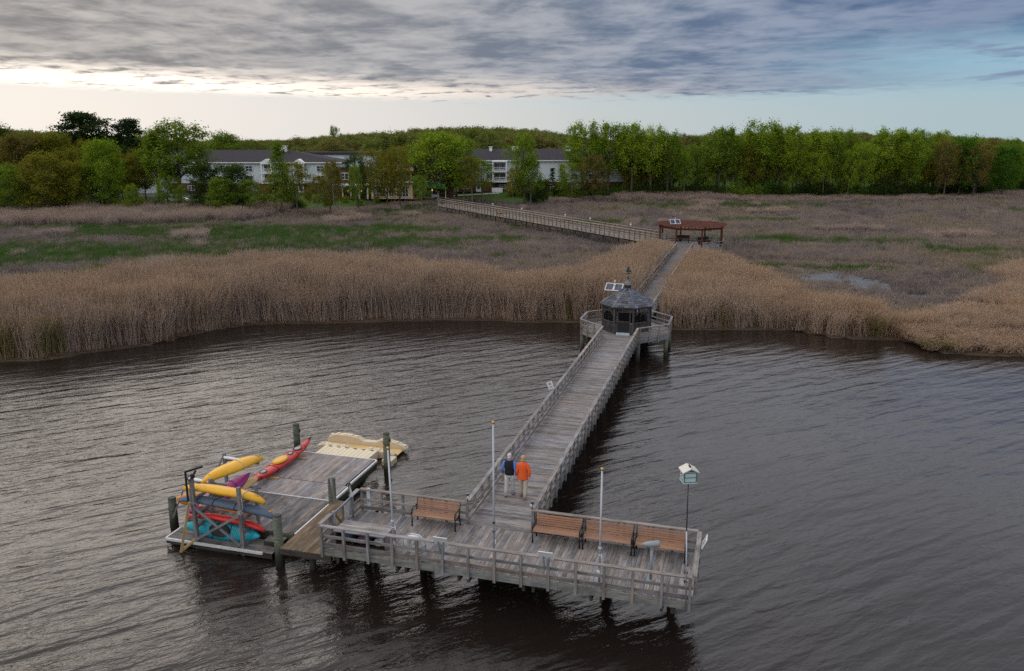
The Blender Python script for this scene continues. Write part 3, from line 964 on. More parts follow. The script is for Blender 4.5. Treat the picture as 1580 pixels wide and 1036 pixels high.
# middle: yellow two storey sun room
c = view(-30.6, 180.0)
ym = thing('sunroom_building', (c[0], c[1], GZ - 0.15), 'pale yellow two storey sun room building with wide gridded dark windows', 'building', YAW)
part(MB().box((4.4, 4.5, 1.75), (9.0, 9.0, 3.5)), 'ground_wall', M_YWALL, ym)
part(MB().box((4.9, 5.6, 4.7), (7.6, 7.4, 2.4)), 'upper_wall', M_BRICK, ym)
part(MB().box((4.4, 4.2, 3.56), (9.3, 9.4, 0.18)), 'ledge', M_TRIM, ym)
part(MB().box((4.9, 5.3, 6.35), (8.2, 8.2, 0.9)), 'cornice', M_YWALL, ym)
part(MB().box((4.9, 5.3, 6.9), (8.6, 8.6, 0.2)), 'roof', M_ROOF, ym)
window(ym, 1.7, 1.6, 2.9, 2.4, -0.012, 4, 3)
window(ym, 4.25, 1.6, 1.0, 2.4, -0.012, 2, 3)
window(ym, 6.7, 1.6, 2.7, 2.4, -0.012, 4, 3)
window(ym, 4.9, 4.75, 7.2, 2.1, 1.88, 7, 1)

# porch of white columns
c = view(-39.4, 180.5)
po = thing('porch', (c[0], c[1], GZ - 0.15), 'white columned porch with dark recess left of the yellow building', 'porch', YAW)
for i in range(5):
    part(MB().box((0.6 + i * 1.82, -0.4, 1.35), (0.30, 0.30, 2.7)), 'column', M_TRIM, po)
part(MB().box((4.2, -0.4, 2.85), (8.2, 0.4, 0.34)), 'beam', M_TRIM, po)
part(MB().box((4.2, 1.2, 3.08), (8.2, 3.0, 0.12)), 'roof', M_TRIM, po)
part(MB().box((4.2, 3.0, 3.2), (8.6, 0.4, 6.4)), 'brick_wall', M_BRICK, po)
window(po, 2.4, 4.7, 1.8, 1.5, 2.788)
window(po, 6.2, 4.7, 1.8, 1.5, 2.788)
part(MB().box((4.2, 5.0, 6.5), (9.0, 5.0, 0.3)), 'upper_roof', M_ROOF, po)
for xx, lab in ((3.0, 'lit wall lantern between the second and third porch columns'), (6.0, 'lit wall lantern by the fourth porch column')):
    q = view(-39.4 + xx, 183.28)
    ln = thing('wall_lantern', (q[0], q[1], GZ + 1.35), lab, 'lantern', YAW, 'lit wall lanterns')
    part(MB().box((0, 0, 0), (0.22, 0.2, 0.42)), 'lamp_glass', M_LAMP, ln)
    part(MB().box((0, 0, 0.26), (0.32, 0.3, 0.08)).box((0, 0.08, 0.33), (0.06, 0.16, 0.06)), 'lamp_cap', M_IRON, ln)

# green awning and brick link
c = view(-21.2, 184.5)
lk = thing('brick_link', (c[0], c[1], GZ - 0.1), 'dark red brick link between the yellow building and the right building', 'building', YAW)
part(MB().box((3.6, 4.0, 3.1), (8.6, 8.0, 6.2)), 'wall', M_BRICK, lk)
part(gable_roof(MB(), -0.7, 7.9, 0, 8.0, 6.4, 8.2), 'roof', M_ROOF, lk)
window(lk, 1.6, 4.9, 1.5, 1.4, -0.012)
window(lk, 5.4, 4.9, 1.5, 1.4, -0.012)
door(lk, 4.0, 1.8)
aw = thing('awning', (c[0] , c[1], GZ - 0.1), 'green cloth awning over the patio by the foot of the far boardwalk', 'awning', YAW)
part(MB().add([(0.6, -3.2, 2.2), (6.8, -3.2, 2.2), (5.6, -0.06, 3.5), (1.7, -0.06, 3.5), (0.6, -3.2, 2.14), (6.8, -3.2, 2.14), (5.6, -0.06, 3.44), (1.7, -0.06, 3.44)],
              [(0, 1, 2, 3), (7, 6, 5, 4), (0, 4, 5, 1), (1, 5, 6, 2), (2, 6, 7, 3), (3, 7, 4, 0)]), 'cloth', M_AWN, aw)
for xx in (0.8, 6.6):
    part(MB().box((xx, -3.05, 1.1), (0.09, 0.09, 2.2)), 'pole', M_TRIM, aw)
for xx, lab in ((0.1, 'lit wall lantern on the brick left of the green awning'), (3.4, 'lit lantern under the green awning')):
    q = view(-21.2 + xx, 184.36)
    ln = thing('wall_lantern', (q[0], q[1], GZ + 1.5), lab, 'lantern', YAW, 'lit wall lanterns')
    part(MB().box((0, 0, 0), (0.22, 0.2, 0.42)), 'lamp_glass', M_LAMP, ln)
    part(MB().box((0, 0, 0.26), (0.32, 0.3, 0.08)).box((0, 0.08, 0.33), (0.06, 0.16, 0.06)), 'lamp_cap', M_IRON, ln)

# right building
c = view(9.0, 203.0)
br = thing('apartment_building', (c[0], c[1], GZ - 0.1), 'white three storey building with brick ground floor and long charcoal roof at the right', 'building', YAW)
part(MB().box((1.0, 6.6, 1.2), (52.4, 13.2, 2.4)), 'brick_base', M_BRICK, br)
part(MB().box((1.0, 6.6, 5.0), (52.2, 13.0, 5.2)), 'upper_wall', M_SIDING, br)
part(gable_roof(MB(), -25.2, 27.2, 0, 13.2, 7.6, 10.2), 'roof', M_ROOF, br)
part(MB().box((1.0, -0.5, 7.48), (53.2, 0.14, 0.22)), 'gutter', M_TRIM, br)
for xx, w_ in ((-14.3, 0.7), (-8.3, 1.7), (5.2, 1.5)):
    v = MB()
    v.box((xx, 5.4, 10.15), (w_, 1.0, 1.0)).box((xx, 5.4, 10.7), (w_ + 0.3, 1.3, 0.12))
    part(v, 'roof_vent', M_TRIM, br)
for xx in (-19.6, -14.4, -7.0, -4.5, 6.2, 10.5, 14.0, 18.2, 22.5):
    for zz in (3.65, 6.1):
        if rnd.random() < 0.85:
            window(br, xx, zz, 1.7, 1.35, -0.012)
for xx in (-20.2, -11.3, 0.5, 7.5, 14.0, 20.0):
    window(br, xx, 1.25, 1.6, 1.1, -0.012)
balcony_bay(br, -22.3, 2.2, 2.5, 7.3, 2, 1.2, False)
balcony_bay(br, -12.0, 3.6, 2.5, 7.3, 2, 1.5, False)
for xx in (-22.9, -17.2, -8.6):
    door(br, xx, 1.2)
part(MB().box((-12.6, -2.2, 0.55), (2.6, 0.1, 1.1)), 'patio_screen', M_TRIM, br)


# patio, parking and cars
def sheet(name, pts, mat, label, dz):
    mb = MB()
    vs = []
    for x, y in pts:
        a, b = unview(x, y)
        vs.append((x, y, float(ground_z(np.array([a]), np.array([b]))[0]) + dz))
    mb.add(vs, [tuple(range(len(pts)))])
    return tag(mb.obj(name, mat), label, name.replace('_', ' '), kind='structure')


def gz(x, y):
    a, b = unview(x, y)
    return float(ground_z(np.array([a]), np.array([b]))[0]) + 0.03


def vq(a0, a1, b0, b1):
    return [view(a0, b0), view(a1, b0), view(a1, b1), view(a0, b1)]


for (a0, a1, b0, b1, nm, mt, lb) in ((-14.5, -3.0, 198.4, 200.4, 'patio', M_CONC, 'pale paved patio before the doors of the right building'),
                                     (-120, -70, 180, 192, 'parking_lot', M_ASPH, 'asphalt parking lot under the left trees')):
    sheet(nm, vq(a0, a1, b0, b1), mt, lb, 0.12)


def car(x, y, rz, paint, label):
    t = thing('parked_car', (x, y, gz(x, y) + 0.08), label, 'car', rz, 'cars parked behind the left trees')
    prof = [(-2.2, 0.35), (2.2, 0.35), (2.25, 0.75), (1.35, 0.98), (-2.1, 1.05), (-2.25, 0.8)]
    b = MB()
    for s in ((-0.86, 0.86),):
        vs = [(p[0], s[0], p[1]) for p in prof] + [(p[0], s[1], p[1]) for p in prof]
        n = len(prof)
        b.add(vs, [tuple(range(n)), tuple(range(2 * n - 1, n - 1, -1))] + [(i, n + i, n + (i + 1) % n, (i + 1) % n) for i in range(n)])
    b.loft([[(-1.25, -.66, 1.45), (0.35, -.66, 1.45), (0.35, .66, 1.45), (-1.25, .66, 1.45)], [(-1.3, -.6, 1.5), (0.3, -.6, 1.5), (0.3, .6, 1.5), (-1.3, .6, 1.5)]])
    part(b, 'body', paint, t)
    part(MB().loft([[(-1.95, -.80, 1.0), (1.1, -.80, 0.96), (1.1, .80, 0.96), (-1.95, .80, 1.0)], [(-1.25, -.66, 1.45), (0.35, -.66, 1.45), (0.35, .66, 1.45), (-1.25, .66, 1.45)]]), 'car_window', M_GLASS, t)
    for sx in (-1.4, 1.4):
        for s in (-1, 1):
            part(MB().tube([(sx, s * 0.74, 0.32), (sx, s * 0.9, 0.32)], 0.33, 12), 'wheel', M_BLACK, t)


for (px_, py_, rz, pnt, lab) in ((-146.8, 140.0, 0.3, M_CARW, 'white car showing through the leaves at the far left edge'),
                                 (-143.2, 143.6, 0.35, M_CARG, 'grey car beside the white car at the far left edge'),
                                 (-139.9, 149.6, 1.2, M_CARW, 'white car with a bright bonnet below the dark pine'),
                                 (-136.4, 152.6, 1.0, M_CARG, 'silver grey car right of the white car below the dark pine'),
                                 (-111.9, 143.6, 0.2, M_CARW, 'white car parked under the big forked tree')):
    car(px_, py_, rz, pnt, lab)

# picnic table on the lawn
q = (-61.3, 176.6)
pt = thing('picnic_table', (q[0], q[1], gz(*q)), 'small wooden picnic table on the lawn before the right building', 'table', YAW + 0.2)
part(MB().box((0, 0, 0.74), (1.9, 0.8, 0.06)), 'tabletop', M_LUMBER, pt)
for s in (-1, 1):
    part(MB().box((0, s * 0.75, 0.44), (1.9, 0.28, 0.05)), 'bench_seat', M_LUMBER, pt)
    part(MB().bar((s * 0.7, -0.75, 0.0), (s * 0.7, 0.3, 0.72), 0.09, 0.05).bar((s * 0.62, 0.75, 0.0), (s * 0.62, -0.3, 0.72), 0.09, 0.05), 'leg', M_LUMBER, pt)


# ------------------------------------------------------------------ trees
def ell(c, w, k=1.0):
    return lambda t: k * max(0.12, math.sqrt(max(0.0, 1 - ((t - c) / w) ** 2)))


KINDS = {   # crown start, crown radius, limbs, leaves, leaf size, clump spread, limb rise, profile
    'round': (0.20, 5.6, 50, 14500, 0.42, 0.95, 0.62, ell(0.42, 0.62)),
    'airy': (0.26, 5.2, 42, 11500, 0.38, 0.74, 0.85, ell(0.45, 0.60)),
    'tulip': (0.38, 4.3, 40, 10500, 0.38, 0.66, 1.10, ell(0.50, 0.58)),
    'slim': (0.32, 4.8, 32, 6600, 0.38, 0.82, 0.80, ell(0.42, 0.62)),
    'spire': (0.18, 3.6, 34, 5200, 0.38, 0.75, 0.65, lambda t: max(0.16, 1.0 - 0.90 * t)),
    'pine': (0.24, 5.4, 50, 15000, 0.50, 0.80, 0.40, ell(0.45, 0.60)),
    'cone': (0.06, 4.6, 46, 6400, 0.42, 0.62, 0.10, lambda t: max(0.05, 1.0 - t)),
    'bush': (0.03, 9.0, 30, 4600, 0.95, 2.3, 0.7, lambda t: (0.9 + 0.2 * t) if t < 0.4 else max(0.25, 1.0 - 0.9 * (t - 0.4))),
}


def rand_unit(rs, n):
    v = rs.normal(size=(n, 3))
    return v / np.linalg.norm(v, axis=1, keepdims=True)


def leaf_quads(rs, cen, size, flat=0.0):
    n = len(cen)
    nv = rand_unit(rs, n)
    nv[:, 2] = np.abs(nv[:, 2]) + flat
    nv /= np.linalg.norm(nv, axis=1, keepdims=True)
    t = np.cross(nv, rand_unit(rs, n))
    t /= np.linalg.norm(t, axis=1, keepdims=True) + 1e-9
    b = np.cross(nv, t)
    s = (size * rs.uniform(0.55, 1.25, n))[:, None]
    return np.stack([cen - t * s * .5, cen + b * s * .32 - nv * s * .08, cen + t * s * .5, cen - b * s * .32 - nv * s * .08], 1).reshape(-1, 3)


def mesh_from_quads(name, vs, mat):
    n = len(vs) // 4
    me = bpy.data.meshes.new(name)
    me.vertices.add(n * 4)
    me.vertices.foreach_set('co', vs.astype(np.float32).ravel())
    me.loops.add(n * 4)
    me.loops.foreach_set('vertex_index', np.arange(n * 4, dtype=np.int32))
    me.polygons.add(n)
    me.polygons.foreach_set('loop_start', np.arange(0, n * 4, 4, dtype=np.int32))
    me.polygons.foreach_set('loop_total', np.full(n, 4, dtype=np.int32))
    me.materials.append(mat)
    me.update(calc_edges=True)
    return me


def tree_meshes(kind, seed, leaf_k=1.0, leaf_s=1.0):
    """trunk with limbs and a crown of leaves, 20 m high"""
    cb, CR, nl, nleaf, ls, spread, rise, prof = KINDS[kind]
    r = random.Random(seed)
    rs = np.random.RandomState(seed)
    H = 20.0
    tw = MB()
    fork = kind in ('airy', 'round') and r.random() < 0.6
    lean = (r.gauss(0, 0.5), r.gauss(0, 0.5))

    def axis(z):
        t = z / H
        return Vector((lean[0] * t * t * 2 + 0.25 * math.sin(3.1 * t + seed), lean[1] * t * t * 2 + 0.25 * math.cos(2.7 * t + seed * 2), z))
    top = 0.93 if kind not in ('bush', 'round') else 0.72
    tr = {'bush': 0.14, 'slim': 0.20, 'spire': 0.16}.get(kind, 0.30)
    if kind != 'bush':
        zs = [0.0] + [H * top * i / 7 for i in range(1, 8)]
        tw.tube([axis(z) - Vector((0, 0, 0.5 if z == 0 else 0)) for z in zs], [tr * (1.35 if z == 0 else 1) * (1 - 0.86 * z / (H * top)) + 0.02 for z in zs], 7)
    cents, wts = [], []
    for i in range(nl):
        t = (i + r.random()) / nl
        z = H * (cb + (0.97 - cb) * t * (0.93 if kind != 'cone' else 1.0))
        R_ = CR * prof(t) * r.uniform(0.62, 1.12)
        azm = i * 2.399 + r.uniform(-0.5, 0.5)
        u = rise * r.uniform(0.5, 1.3)
        if kind in ('round', 'airy', 'tulip', 'bush'):
            zst = max(0.2, z - R_ * u * 0.8)
        else:
            zst = z
        a0 = axis(min(zst, H * top)) if kind != 'bush' else Vector((r.gauss(0, .6), r.gauss(0, .6), 0))
        end = Vector((a0.x + R_ * math.cos(azm), a0.y + R_ * math.sin(azm), min(H * r.uniform(0.94, 1.0), z + R_ * u * r.uniform(0.0, 0.22) - (0.12 * R_ if kind == 'cone' else 0))))
        mid = a0.lerp(end, 0.5) + Vector((r.gauss(0, .3), r.gauss(0, .3), (-0.10 if rise < .4 else 0.12) * R_))
        lr = max(0.03, tr * 0.42 * (1 - t * 0.6) * min(1, R_ / CR + .3))
        tw.tube([a0, mid, end], [lr, lr * .6, 0.02], 5, cap=False)
        cents += [end, mid.lerp(end, 0.55), mid]
        wts += [1.0, 0.9, 0.55 if kind in ('round', 'pine', 'bush', 'cone') else 0.3]
        for _ in range(4):
            f = r.uniform(0.35, 0.95)
            base = mid.lerp(end, max(0, (f - .5) * 2)) if f > .5 else a0.lerp(mid, f * 2)
            L = R_ * r.uniform(0.22, 0.42)
            d = Vector((math.cos(azm + r.choice((-1, 1)) * r.uniform(.5, 1.2)), math.sin(azm + r.choice((-1, 1)) * r.uniform(.5, 1.2)), r.uniform(-.1, .9) * (1 if rise > .3 else .35)))
            e2 = base + d.normalized() * L
            e2.z = min(e2.z, H * r.uniform(0.95, 1.02))
            tw.tube([base, e2], [lr * .4, 0.015], 4, cap=False)
            cents.append(e2)
            wts.append(0.8)
    C_ = np.array([list(c) for c in cents])
    w = np.array(wts) * rs.uniform(0.35, 1.5, len(wts))
    n = int(nleaf * leaf_k)
    pick = rs.choice(len(C_), n, p=w / w.sum())
    sp = spread * rs.uniform(0.6, 1.25, len(C_))[pick]
    vz = {'tulip': 1.45, 'airy': 1.25, 'slim': 1.2, 'pine': 0.5, 'cone': 0.5}.get(kind, 0.85)
    off = rs.normal(size=(n, 3)) * np.stack([sp / vz ** .4, sp / vz ** .4, sp * vz], -1) * 0.72
    P_ = C_[pick] + off
    P_[:, 2] = np.clip(P_[:, 2], 0.15, H * 1.03)
    crown = mesh_from_quads('crown_' + kind, leaf_quads(rs, P_, ls * leaf_s, 0.25), LEAF['mid'])
    trunk = tw.mesh('trunk_' + kind, M_PALE if kind == 'slim' else M_TRUNK, True)
    return trunk, crown


TREE_LIB = {}
for kd, cnt in (('round', 4), ('airy', 3), ('tulip', 3), ('slim', 4), ('spire', 1), ('pine', 2), ('cone', 2), ('bush', 3)):
    TREE_LIB[kd] = [tree_meshes(kd, 100 + 17 * i + len(kd)) for i in range(cnt)]


def plant(x, y, h, kind, leaf, width, label, group=None, name=None, cat=None):
    lib = TREE_LIB[kind]
    tm, cm = lib[rnd.randrange(len(lib))]
    nm = name or {'pine': 'pine_tree', 'cone': 'conifer', 'bush': 'shrub'}.get(kind, 'tree')
    t = thing(nm, (x, y, gz(x, y) - 0.05), label, cat or ('shrub' if kind == 'bush' else 'tree'), rnd.uniform(0, 6.28), group)
    s = h / 20.0
    t.scale = (s * width, s * width, s)
    link(bpy.data.objects.new('trunk', tm), t)
    cr = link(bpy.data.objects.new('crown', cm), t)
    cr.material_slots[0].link = 'OBJECT'
    cr.material_slots[0].material = LEAF[leaf]
    return t


TREES = [  # x, y, height, kind, leaf material, width, label
    (-149.9, 163.0, 19.2, 'pine', 'pine', 1.25, 'dark rounded pine crown rising above the left wood, the wider of two'),
    (-143.1, 167.3, 17.8, 'pine', 'pine', 0.85, 'dark narrow pine beside the wider pine above the left wood'),
    (-107.7, 139.0, 17.3, 'tulip', 'mid', 1.75, 'big open crowned tree with dark forked limbs in front of the white gable'),
    (-112.5, 139.2, 15.7, 'tulip', 'fresh', 0.9, 'airy tree at the left shoulder of the big forked tree before the white gable'),
    (-142.7, 206.1, 15.3, 'round', 'mid', 1.32, 'round crowned green tree rising behind the grey roof of the left white building'),
    (-117.4, 130.2, 14.5, 'round', 'fresh', 0.95, 'bright light green tree left of the white gable, lit leaves to its base'),
    (-120.9, 126.4, 10.5, 'round', 'olive', 1.0, 'olive green tree half hiding the parked cars on the left'),
    (-123.8, 122.8, 12.6, 'round', 'olive', 1.2, 'broad olive tree behind the reeds at the left, second from the picture edge'),
    (-129.3, 119.9, 9.9, 'round', 'mid', 1.2, 'low broad green tree over the reeds at the far left edge'),
    (-142.4, 135.7, 14.6, 'round', 'brown', 1.2, 'tall brownish backlit tree at the far left edge of the wood'),
    (-137.9, 140.4, 14.9, 'round', 'olive', 1.1, 'tall olive backlit tree left of the dark pine'),
    (-155.3, 142.8, 16.4, 'round', 'dark', 0.9, 'dark tree standing at the very left edge of the picture'),
    (-122.4, 141.4, 10.7, 'round', 'olive', 1.0, 'olive tree under the narrow pine beside the white gable'),
    (-108.8, 127.0, 6.5, 'round', 'mid', 0.8, 'low green tree at the reed edge left of the white gable'),
    (-98.7, 135.5, 10.1, 'round', 'dark', 1.1, 'dark leafy tree hiding the left end of the grey roofed building'),
    (-91.8, 134.6, 10.5, 'round', 'dark', 1.2, 'dark blue green tree in front of the left building eave'),
    (-87.2, 133.1, 7.3, 'slim', 'mid', 1.32, 'small leaning tree with pale trunk before the white wall of the left building'),
    (-92.7, 131.6, 8.0, 'round', 'mid', 1.2, 'mid green tree low in front of the left building, by the parked car'),
    (-82.0, 134.6, 14.8, 'spire', 'mid', 1.08, 'tall thin tree with narrow top standing before the left building bays'),
    (-81.8, 138.8, 10.5, 'slim', 'olive', 1.56, 'olive tree with pale trunk between the two gabled bays of the left building'),
    (-84.1, 135.4, 8.4, 'slim', 'olive', 1.44, 'low olive tree with slanting trunk before the first gabled bay'),
    (-75.5, 140.6, 10.5, 'round', 'fresh', 0.58, 'fresh green tree at the right corner of the left building'),
    (-76.6, 137.5, 8.0, 'slim', 'olive', 1.08, 'wide low olive tree left of the white porch columns'),
    (-147.9, 281.7, 17.4, 'airy', 'mid', 0.58, 'thin topped tree sticking up alone behind the low flat roofed wing'),
    (-72.1, 136.0, 10.8, 'slim', 'brown', 0.79, 'bare looking brownish tree with pale trunk left of the porch columns'),
    (-72.1, 137.4, 9.4, 'slim', 'olive', 0.65, 'slender twin trunk tree beside the first porch column'),
    (-74.4, 150.0, 12.0, 'airy', 'dark', 0.72, 'dark ivy clad tree between the white porch columns'),
    (-71.9, 144.5, 9.7, 'slim', 'mid', 0.58, 'slender tree with straight pale trunk before the porch'),
    (-72.7, 153.7, 12.5, 'slim', 'olive', 0.94, 'tall olive tree with pale trunk at the right end of the porch'),
    (-74.6, 158.3, 8.8, 'slim', 'mid', 0.65, 'thin tree against the left edge of the yellow wall'),
    (-72.1, 159.0, 12.2, 'airy', 'olive', 0.79, 'dark trunked tree before the left windows of the yellow building'),
    (-68.9, 158.2, 13.5, 'airy', 'olive', 0.79, 'tall olive tree with leaning double trunk before the yellow wall'),
    (-71.0, 174.5, 10.8, 'round', 'green', 1.21, 'dense deep green rounded tree over the right end of the yellow building'),
    (-66.9, 173.6, 16.8, 'round', 'fresh', 1.49, 'largest bright green tree with spreading limbs beside the green awning'),
    (-62.7, 154.9, 7.5, 'slim', 'mid', 0.88, 'thin pale trunk tree at the foot of the far boardwalk'),
    (-66.4, 186.6, 14.6, 'airy', 'mid', 1.32, 'tall green tree right of the green awning before the white balconies'),
    (-63.8, 174.5, 9.8, 'slim', 'mid', 1.1, 'slim lawn tree nearest the far boardwalk left of the picnic table'),
    (-59.6, 171.7, 10.2, 'slim', 'mid', 1.1, 'slim lawn tree just left of the picnic table'),
    (-57.3, 170.5, 10.9, 'slim', 'olive', 1.21, 'slim lawn tree standing beside the picnic table'),
    (-57.4, 178.3, 9.8, 'slim', 'fresh', 1.1, 'slim lawn tree right of the picnic table'),
    (-46.0, 171.8, 15.7, 'airy', 'fresh', 0.88, 'tall full bright green tree standing alone in front of the right building'),
    (-44.3, 172.3, 10.7, 'slim', 'mid', 1.1, 'thin trunked tree at the right side of the full bright green tree'),
    (-47.6, 169.5, 8.7, 'slim', 'olive', 0.88, 'small twiggy tree left of the full bright green tree'),
    (-43.2, 186.6, 7.1, 'cone', 'pine', 1.1, 'small dark conifer before the white end wall of the right building'),
    (-40.7, 187.3, 8.2, 'cone', 'mid', 1.21, 'bluish green conical tree right of the small dark conifer'),
    (-37.6, 183.9, 8.9, 'slim', 'mid', 1.32, 'thin grey green tree before the right building, next to the conifers'),
    (-42.3, 174.7, 6.1, 'round', 'dark', 0.99, 'dark low tree left of the small dark conifer'),
    (-37.9, 194.7, 17.6, 'tulip', 'fresh', 1.16, 'tall airy tree with visible trunk, first of the high row right of the building'),
    (-31.3, 196.6, 17.9, 'tulip', 'fresh', 1.04, 'tall airy tree, second of the high row right of the building'),
    (-26.2, 195.7, 18.1, 'tulip', 'fresh', 1.04, 'tall airy tree, third of the high row right of the building'),
    (-21.8, 197.0, 17.3, 'tulip', 'fresh', 0.99, 'tall airy tree, fourth of the high row right of the building'),
    (-17.6, 198.2, 16.1, 'tulip', 'mid', 0.99, 'airy tree ending the high row right of the building'),
    (-33.2, 185.2, 10.9, 'airy', 'brown', 1.21, 'greyish brown half leafed tree before the right end of the right building'),
    (-6.2, 203.7, 17.1, 'tulip', 'mid', 1.21, 'airy topped tree above the wood between the high row and the forked tree'),
    (4.3, 206.6, 18.5, 'tulip', 'fresh', 1.26, 'highest tree of the right wood, open crown on a tall trunk'),
    (8.2, 207.7, 17.4, 'tulip', 'fresh', 1.21, 'spreading tree leaning right beside the highest tree of the right wood'),
    (18.6, 212.9, 16.4, 'tulip', 'fresh', 1.21, 'high open tree in the middle of the right wood'),
    (32.2, 216.8, 16.7, 'tulip', 'fresh', 1.32, 'broad bright topped tree in the right half of the right wood'),
    (37.2, 218.2, 16.1, 'tulip', 'fresh', 1.1, 'upright tree right of the broad bright topped tree'),
    (50.0, 221.8, 15.5, 'round', 'green', 0.99, 'deep green round tree near the right end of the wood'),
    (45.8, 218.3, 14.3, 'airy', 'brown', 0.88, 'reddish brown tree with pale limbs near the right end of the wood'),
    (52.5, 220.2, 13.7, 'airy', 'brown', 0.99, 'brownish broad tree right of the deep green round tree'),
    (59.9, 224.6, 13.7, 'round', 'green', 0.99, 'dark green tree by the gap at the right end of the wood'),
]

for row in TREES:
    plant(*row)


def px_to_a(px, b):
    return (px - 790.0) / 1256.3 * (b * 0.972 + 3.6)


def top_k(px):
    """tangent of the skyline of the woods over the marsh, by bearing"""
    ys = np.interp(px, [-100, 0, 110, 230, 320, 400, 440, 500, 600, 650, 720, 800, 860, 900, 1000, 1100, 1200, 1300, 1450, 1520, 1580, 1700],
                   [196, 200, 206, 213, 222, 221, 217, 210, 204, 200, 198, 198, 205, 212, 209, 205, 207, 205, 208, 213, 217, 219])
    return (212.0 - ys) / 1256.3


def wood_tree(px, db, kinds, leaves, label, group, hmul=1.0):
    b = 150.0
    for _ in range(4):
        b = float(tree_b(np.array([px_to_a(px, b)]))[0]) + db
    a = px_to_a(px, b)
    x, y = view(a, b)
    top = 15.0 + top_k(px) * b * 1.03
    h = max(5.0, (top - gz(x, y)) * hmul * rnd.uniform(0.90, 1.03))
    plant(x, y, h, rnd.choice(kinds), rnd.choice(leaves), rnd.uniform(0.62, 0.98) * (1.0 if h > 12 else 1.25), label, group)


ORD = ['first', 'second', 'third', 'fourth', 'fifth', 'sixth', 'seventh', 'eighth', 'ninth', 'tenth', 'eleventh', 'twelfth', 'thirteenth', 'fourteenth', 'fifteenth',
       'sixteenth', 'seventeenth', 'eighteenth', 'nineteenth', 'twentieth', 'twenty-first', 'twenty-second', 'twenty-third', 'twenty-fourth', 'twenty-fifth']
HUE = {'fresh': 'bright green', 'mid': 'mid green', 'olive': 'olive green', 'brown': 'brownish', 'dark': 'dark green'}
_seen = {}


def place_label(leaf, where):
    n = _seen[(leaf, where)] = _seen.get((leaf, where), -1) + 1
    return f'{HUE[leaf]} tree, {ORD[n]} such from the left, {where}'


# the wood on the right: two rows of trees one can tell apart at its edge, a darker row behind
zones = [(958, 1120, 'right of the white building', 'trees at the wood edge right of the white building'),
         (1120, 1300, 'around the highest tree', 'trees at the wood edge around the highest tree'),
         (1300, 1440, 'under the bright topped tree', 'trees at the wood edge under the bright topped tree'),
         (1440, 1700, 'at the right wood end', 'trees at the right end of the wood')]
for (p0, p1, lab, grp) in zones:
    px = p0 + 5.0
    while px < p1:
        lf = rnd.choice(['mid', 'fresh', 'olive', 'fresh'])
        wood_tree(px + rnd.uniform(-4, 4), rnd.uniform(0, 3), ['airy', 'slim', 'tulip', 'slim'], [lf], place_label(lf, 'front row ' + lab), grp, rnd.uniform(0.62, 0.95))
        px += rnd.uniform(15, 21)
    px = p0 - 2.0
    while px < p1:
        lf = rnd.choice(['mid', 'fresh', 'fresh', 'olive', 'mid'])
        wood_tree(px, rnd.uniform(6, 13), ['tulip', 'airy', 'tulip', 'tulip', 'airy'], [lf], place_label(lf, 'second row ' + lab), grp, rnd.uniform(0.76, 1.15))
        px += rnd.uniform(13, 18)
    px = p0 - 6.0
    while px < p1:
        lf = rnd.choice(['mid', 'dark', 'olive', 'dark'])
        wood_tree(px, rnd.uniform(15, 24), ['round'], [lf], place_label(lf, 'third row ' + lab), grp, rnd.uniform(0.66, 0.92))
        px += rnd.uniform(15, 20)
# the wood on the left
px = -190.0
while px < 235:
    lf = rnd.choice(['olive', 'brown', 'dark', 'olive', 'mid'])
    wood_tree(px, rnd.uniform(12, 26), ['round', 'airy', 'round'], [lf], place_label(lf, 'in the left wood'), 'trees of the left wood', rnd.uniform(0.85, 1.0))
    px += rnd.uniform(14, 20)
px = -170.0
while px < 300:
    lf = rnd.choice(['olive', 'mid', 'dark', 'fresh'])
    wood_tree(px, rnd.uniform(1, 6), ['round', 'airy', 'slim'], [lf], place_label(lf, 'low at the left reed edge'), 'low trees at the reed edge on the left', rnd.uniform(0.42, 0.66))
    px += rnd.uniform(20, 28)
    if 195 < px < 262:
        px = 262.0

# shrubs
def shrub_row(p0, p1, step, db, h, leaves, label, group):
    px = p0
    while px < p1:
        b = 150.0
        for _ in range(4):
            b = float(tree_b(np.array([px_to_a(px, b)]))[0]) + rnd.uniform(*db)
        x, y = view(px_to_a(px, b), b)
        if seg_dist(np.array([x]), np.array([y]), (-9, 108), (-72, 170))[0] > 3.0:
            plant(x, y, rnd.uniform(*h), 'bush', rnd.choice(leaves), rnd.uniform(0.8, 1.3), label, group)
        px += step * rnd.uniform(0.7, 1.3)


shrub_row(-40, 300, 15, (-1, 4), (1.6, 3.4), ['dark', 'mid', 'olive'], 'dark shrub under the trees at the reed edge on the left', 'shrubs at the reed edge on the left')
shrub_row(300, 460, 14, (0, 5), (1.5, 3.4), ['olive', 'mid', 'dark'], 'green shrub on the bank before the left white building', 'shrubs on the bank before the left building')
shrub_row(455, 650, 12, (2, 14), (1.0, 2.2), ['olive', 'mid', 'fresh'], 'low garden shrub on the bank before the porch and yellow building', 'garden shrubs before the porch')
shrub_row(790, 960, 8, (0, 12), (1.6, 3.8), ['dark', 'mid', 'green'], 'dense green shrub at the marsh edge before the right building', 'shrubs before the right building')
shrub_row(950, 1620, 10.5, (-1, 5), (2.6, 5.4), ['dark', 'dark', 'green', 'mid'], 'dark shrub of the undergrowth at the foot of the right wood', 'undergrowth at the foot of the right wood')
shrub_row(683, 790, 17, (22, 27), (1.0, 1.8), ['dark', 'green'], 'clipped shrub by the brick ground floor of the right building', 'shrubs by the right building')

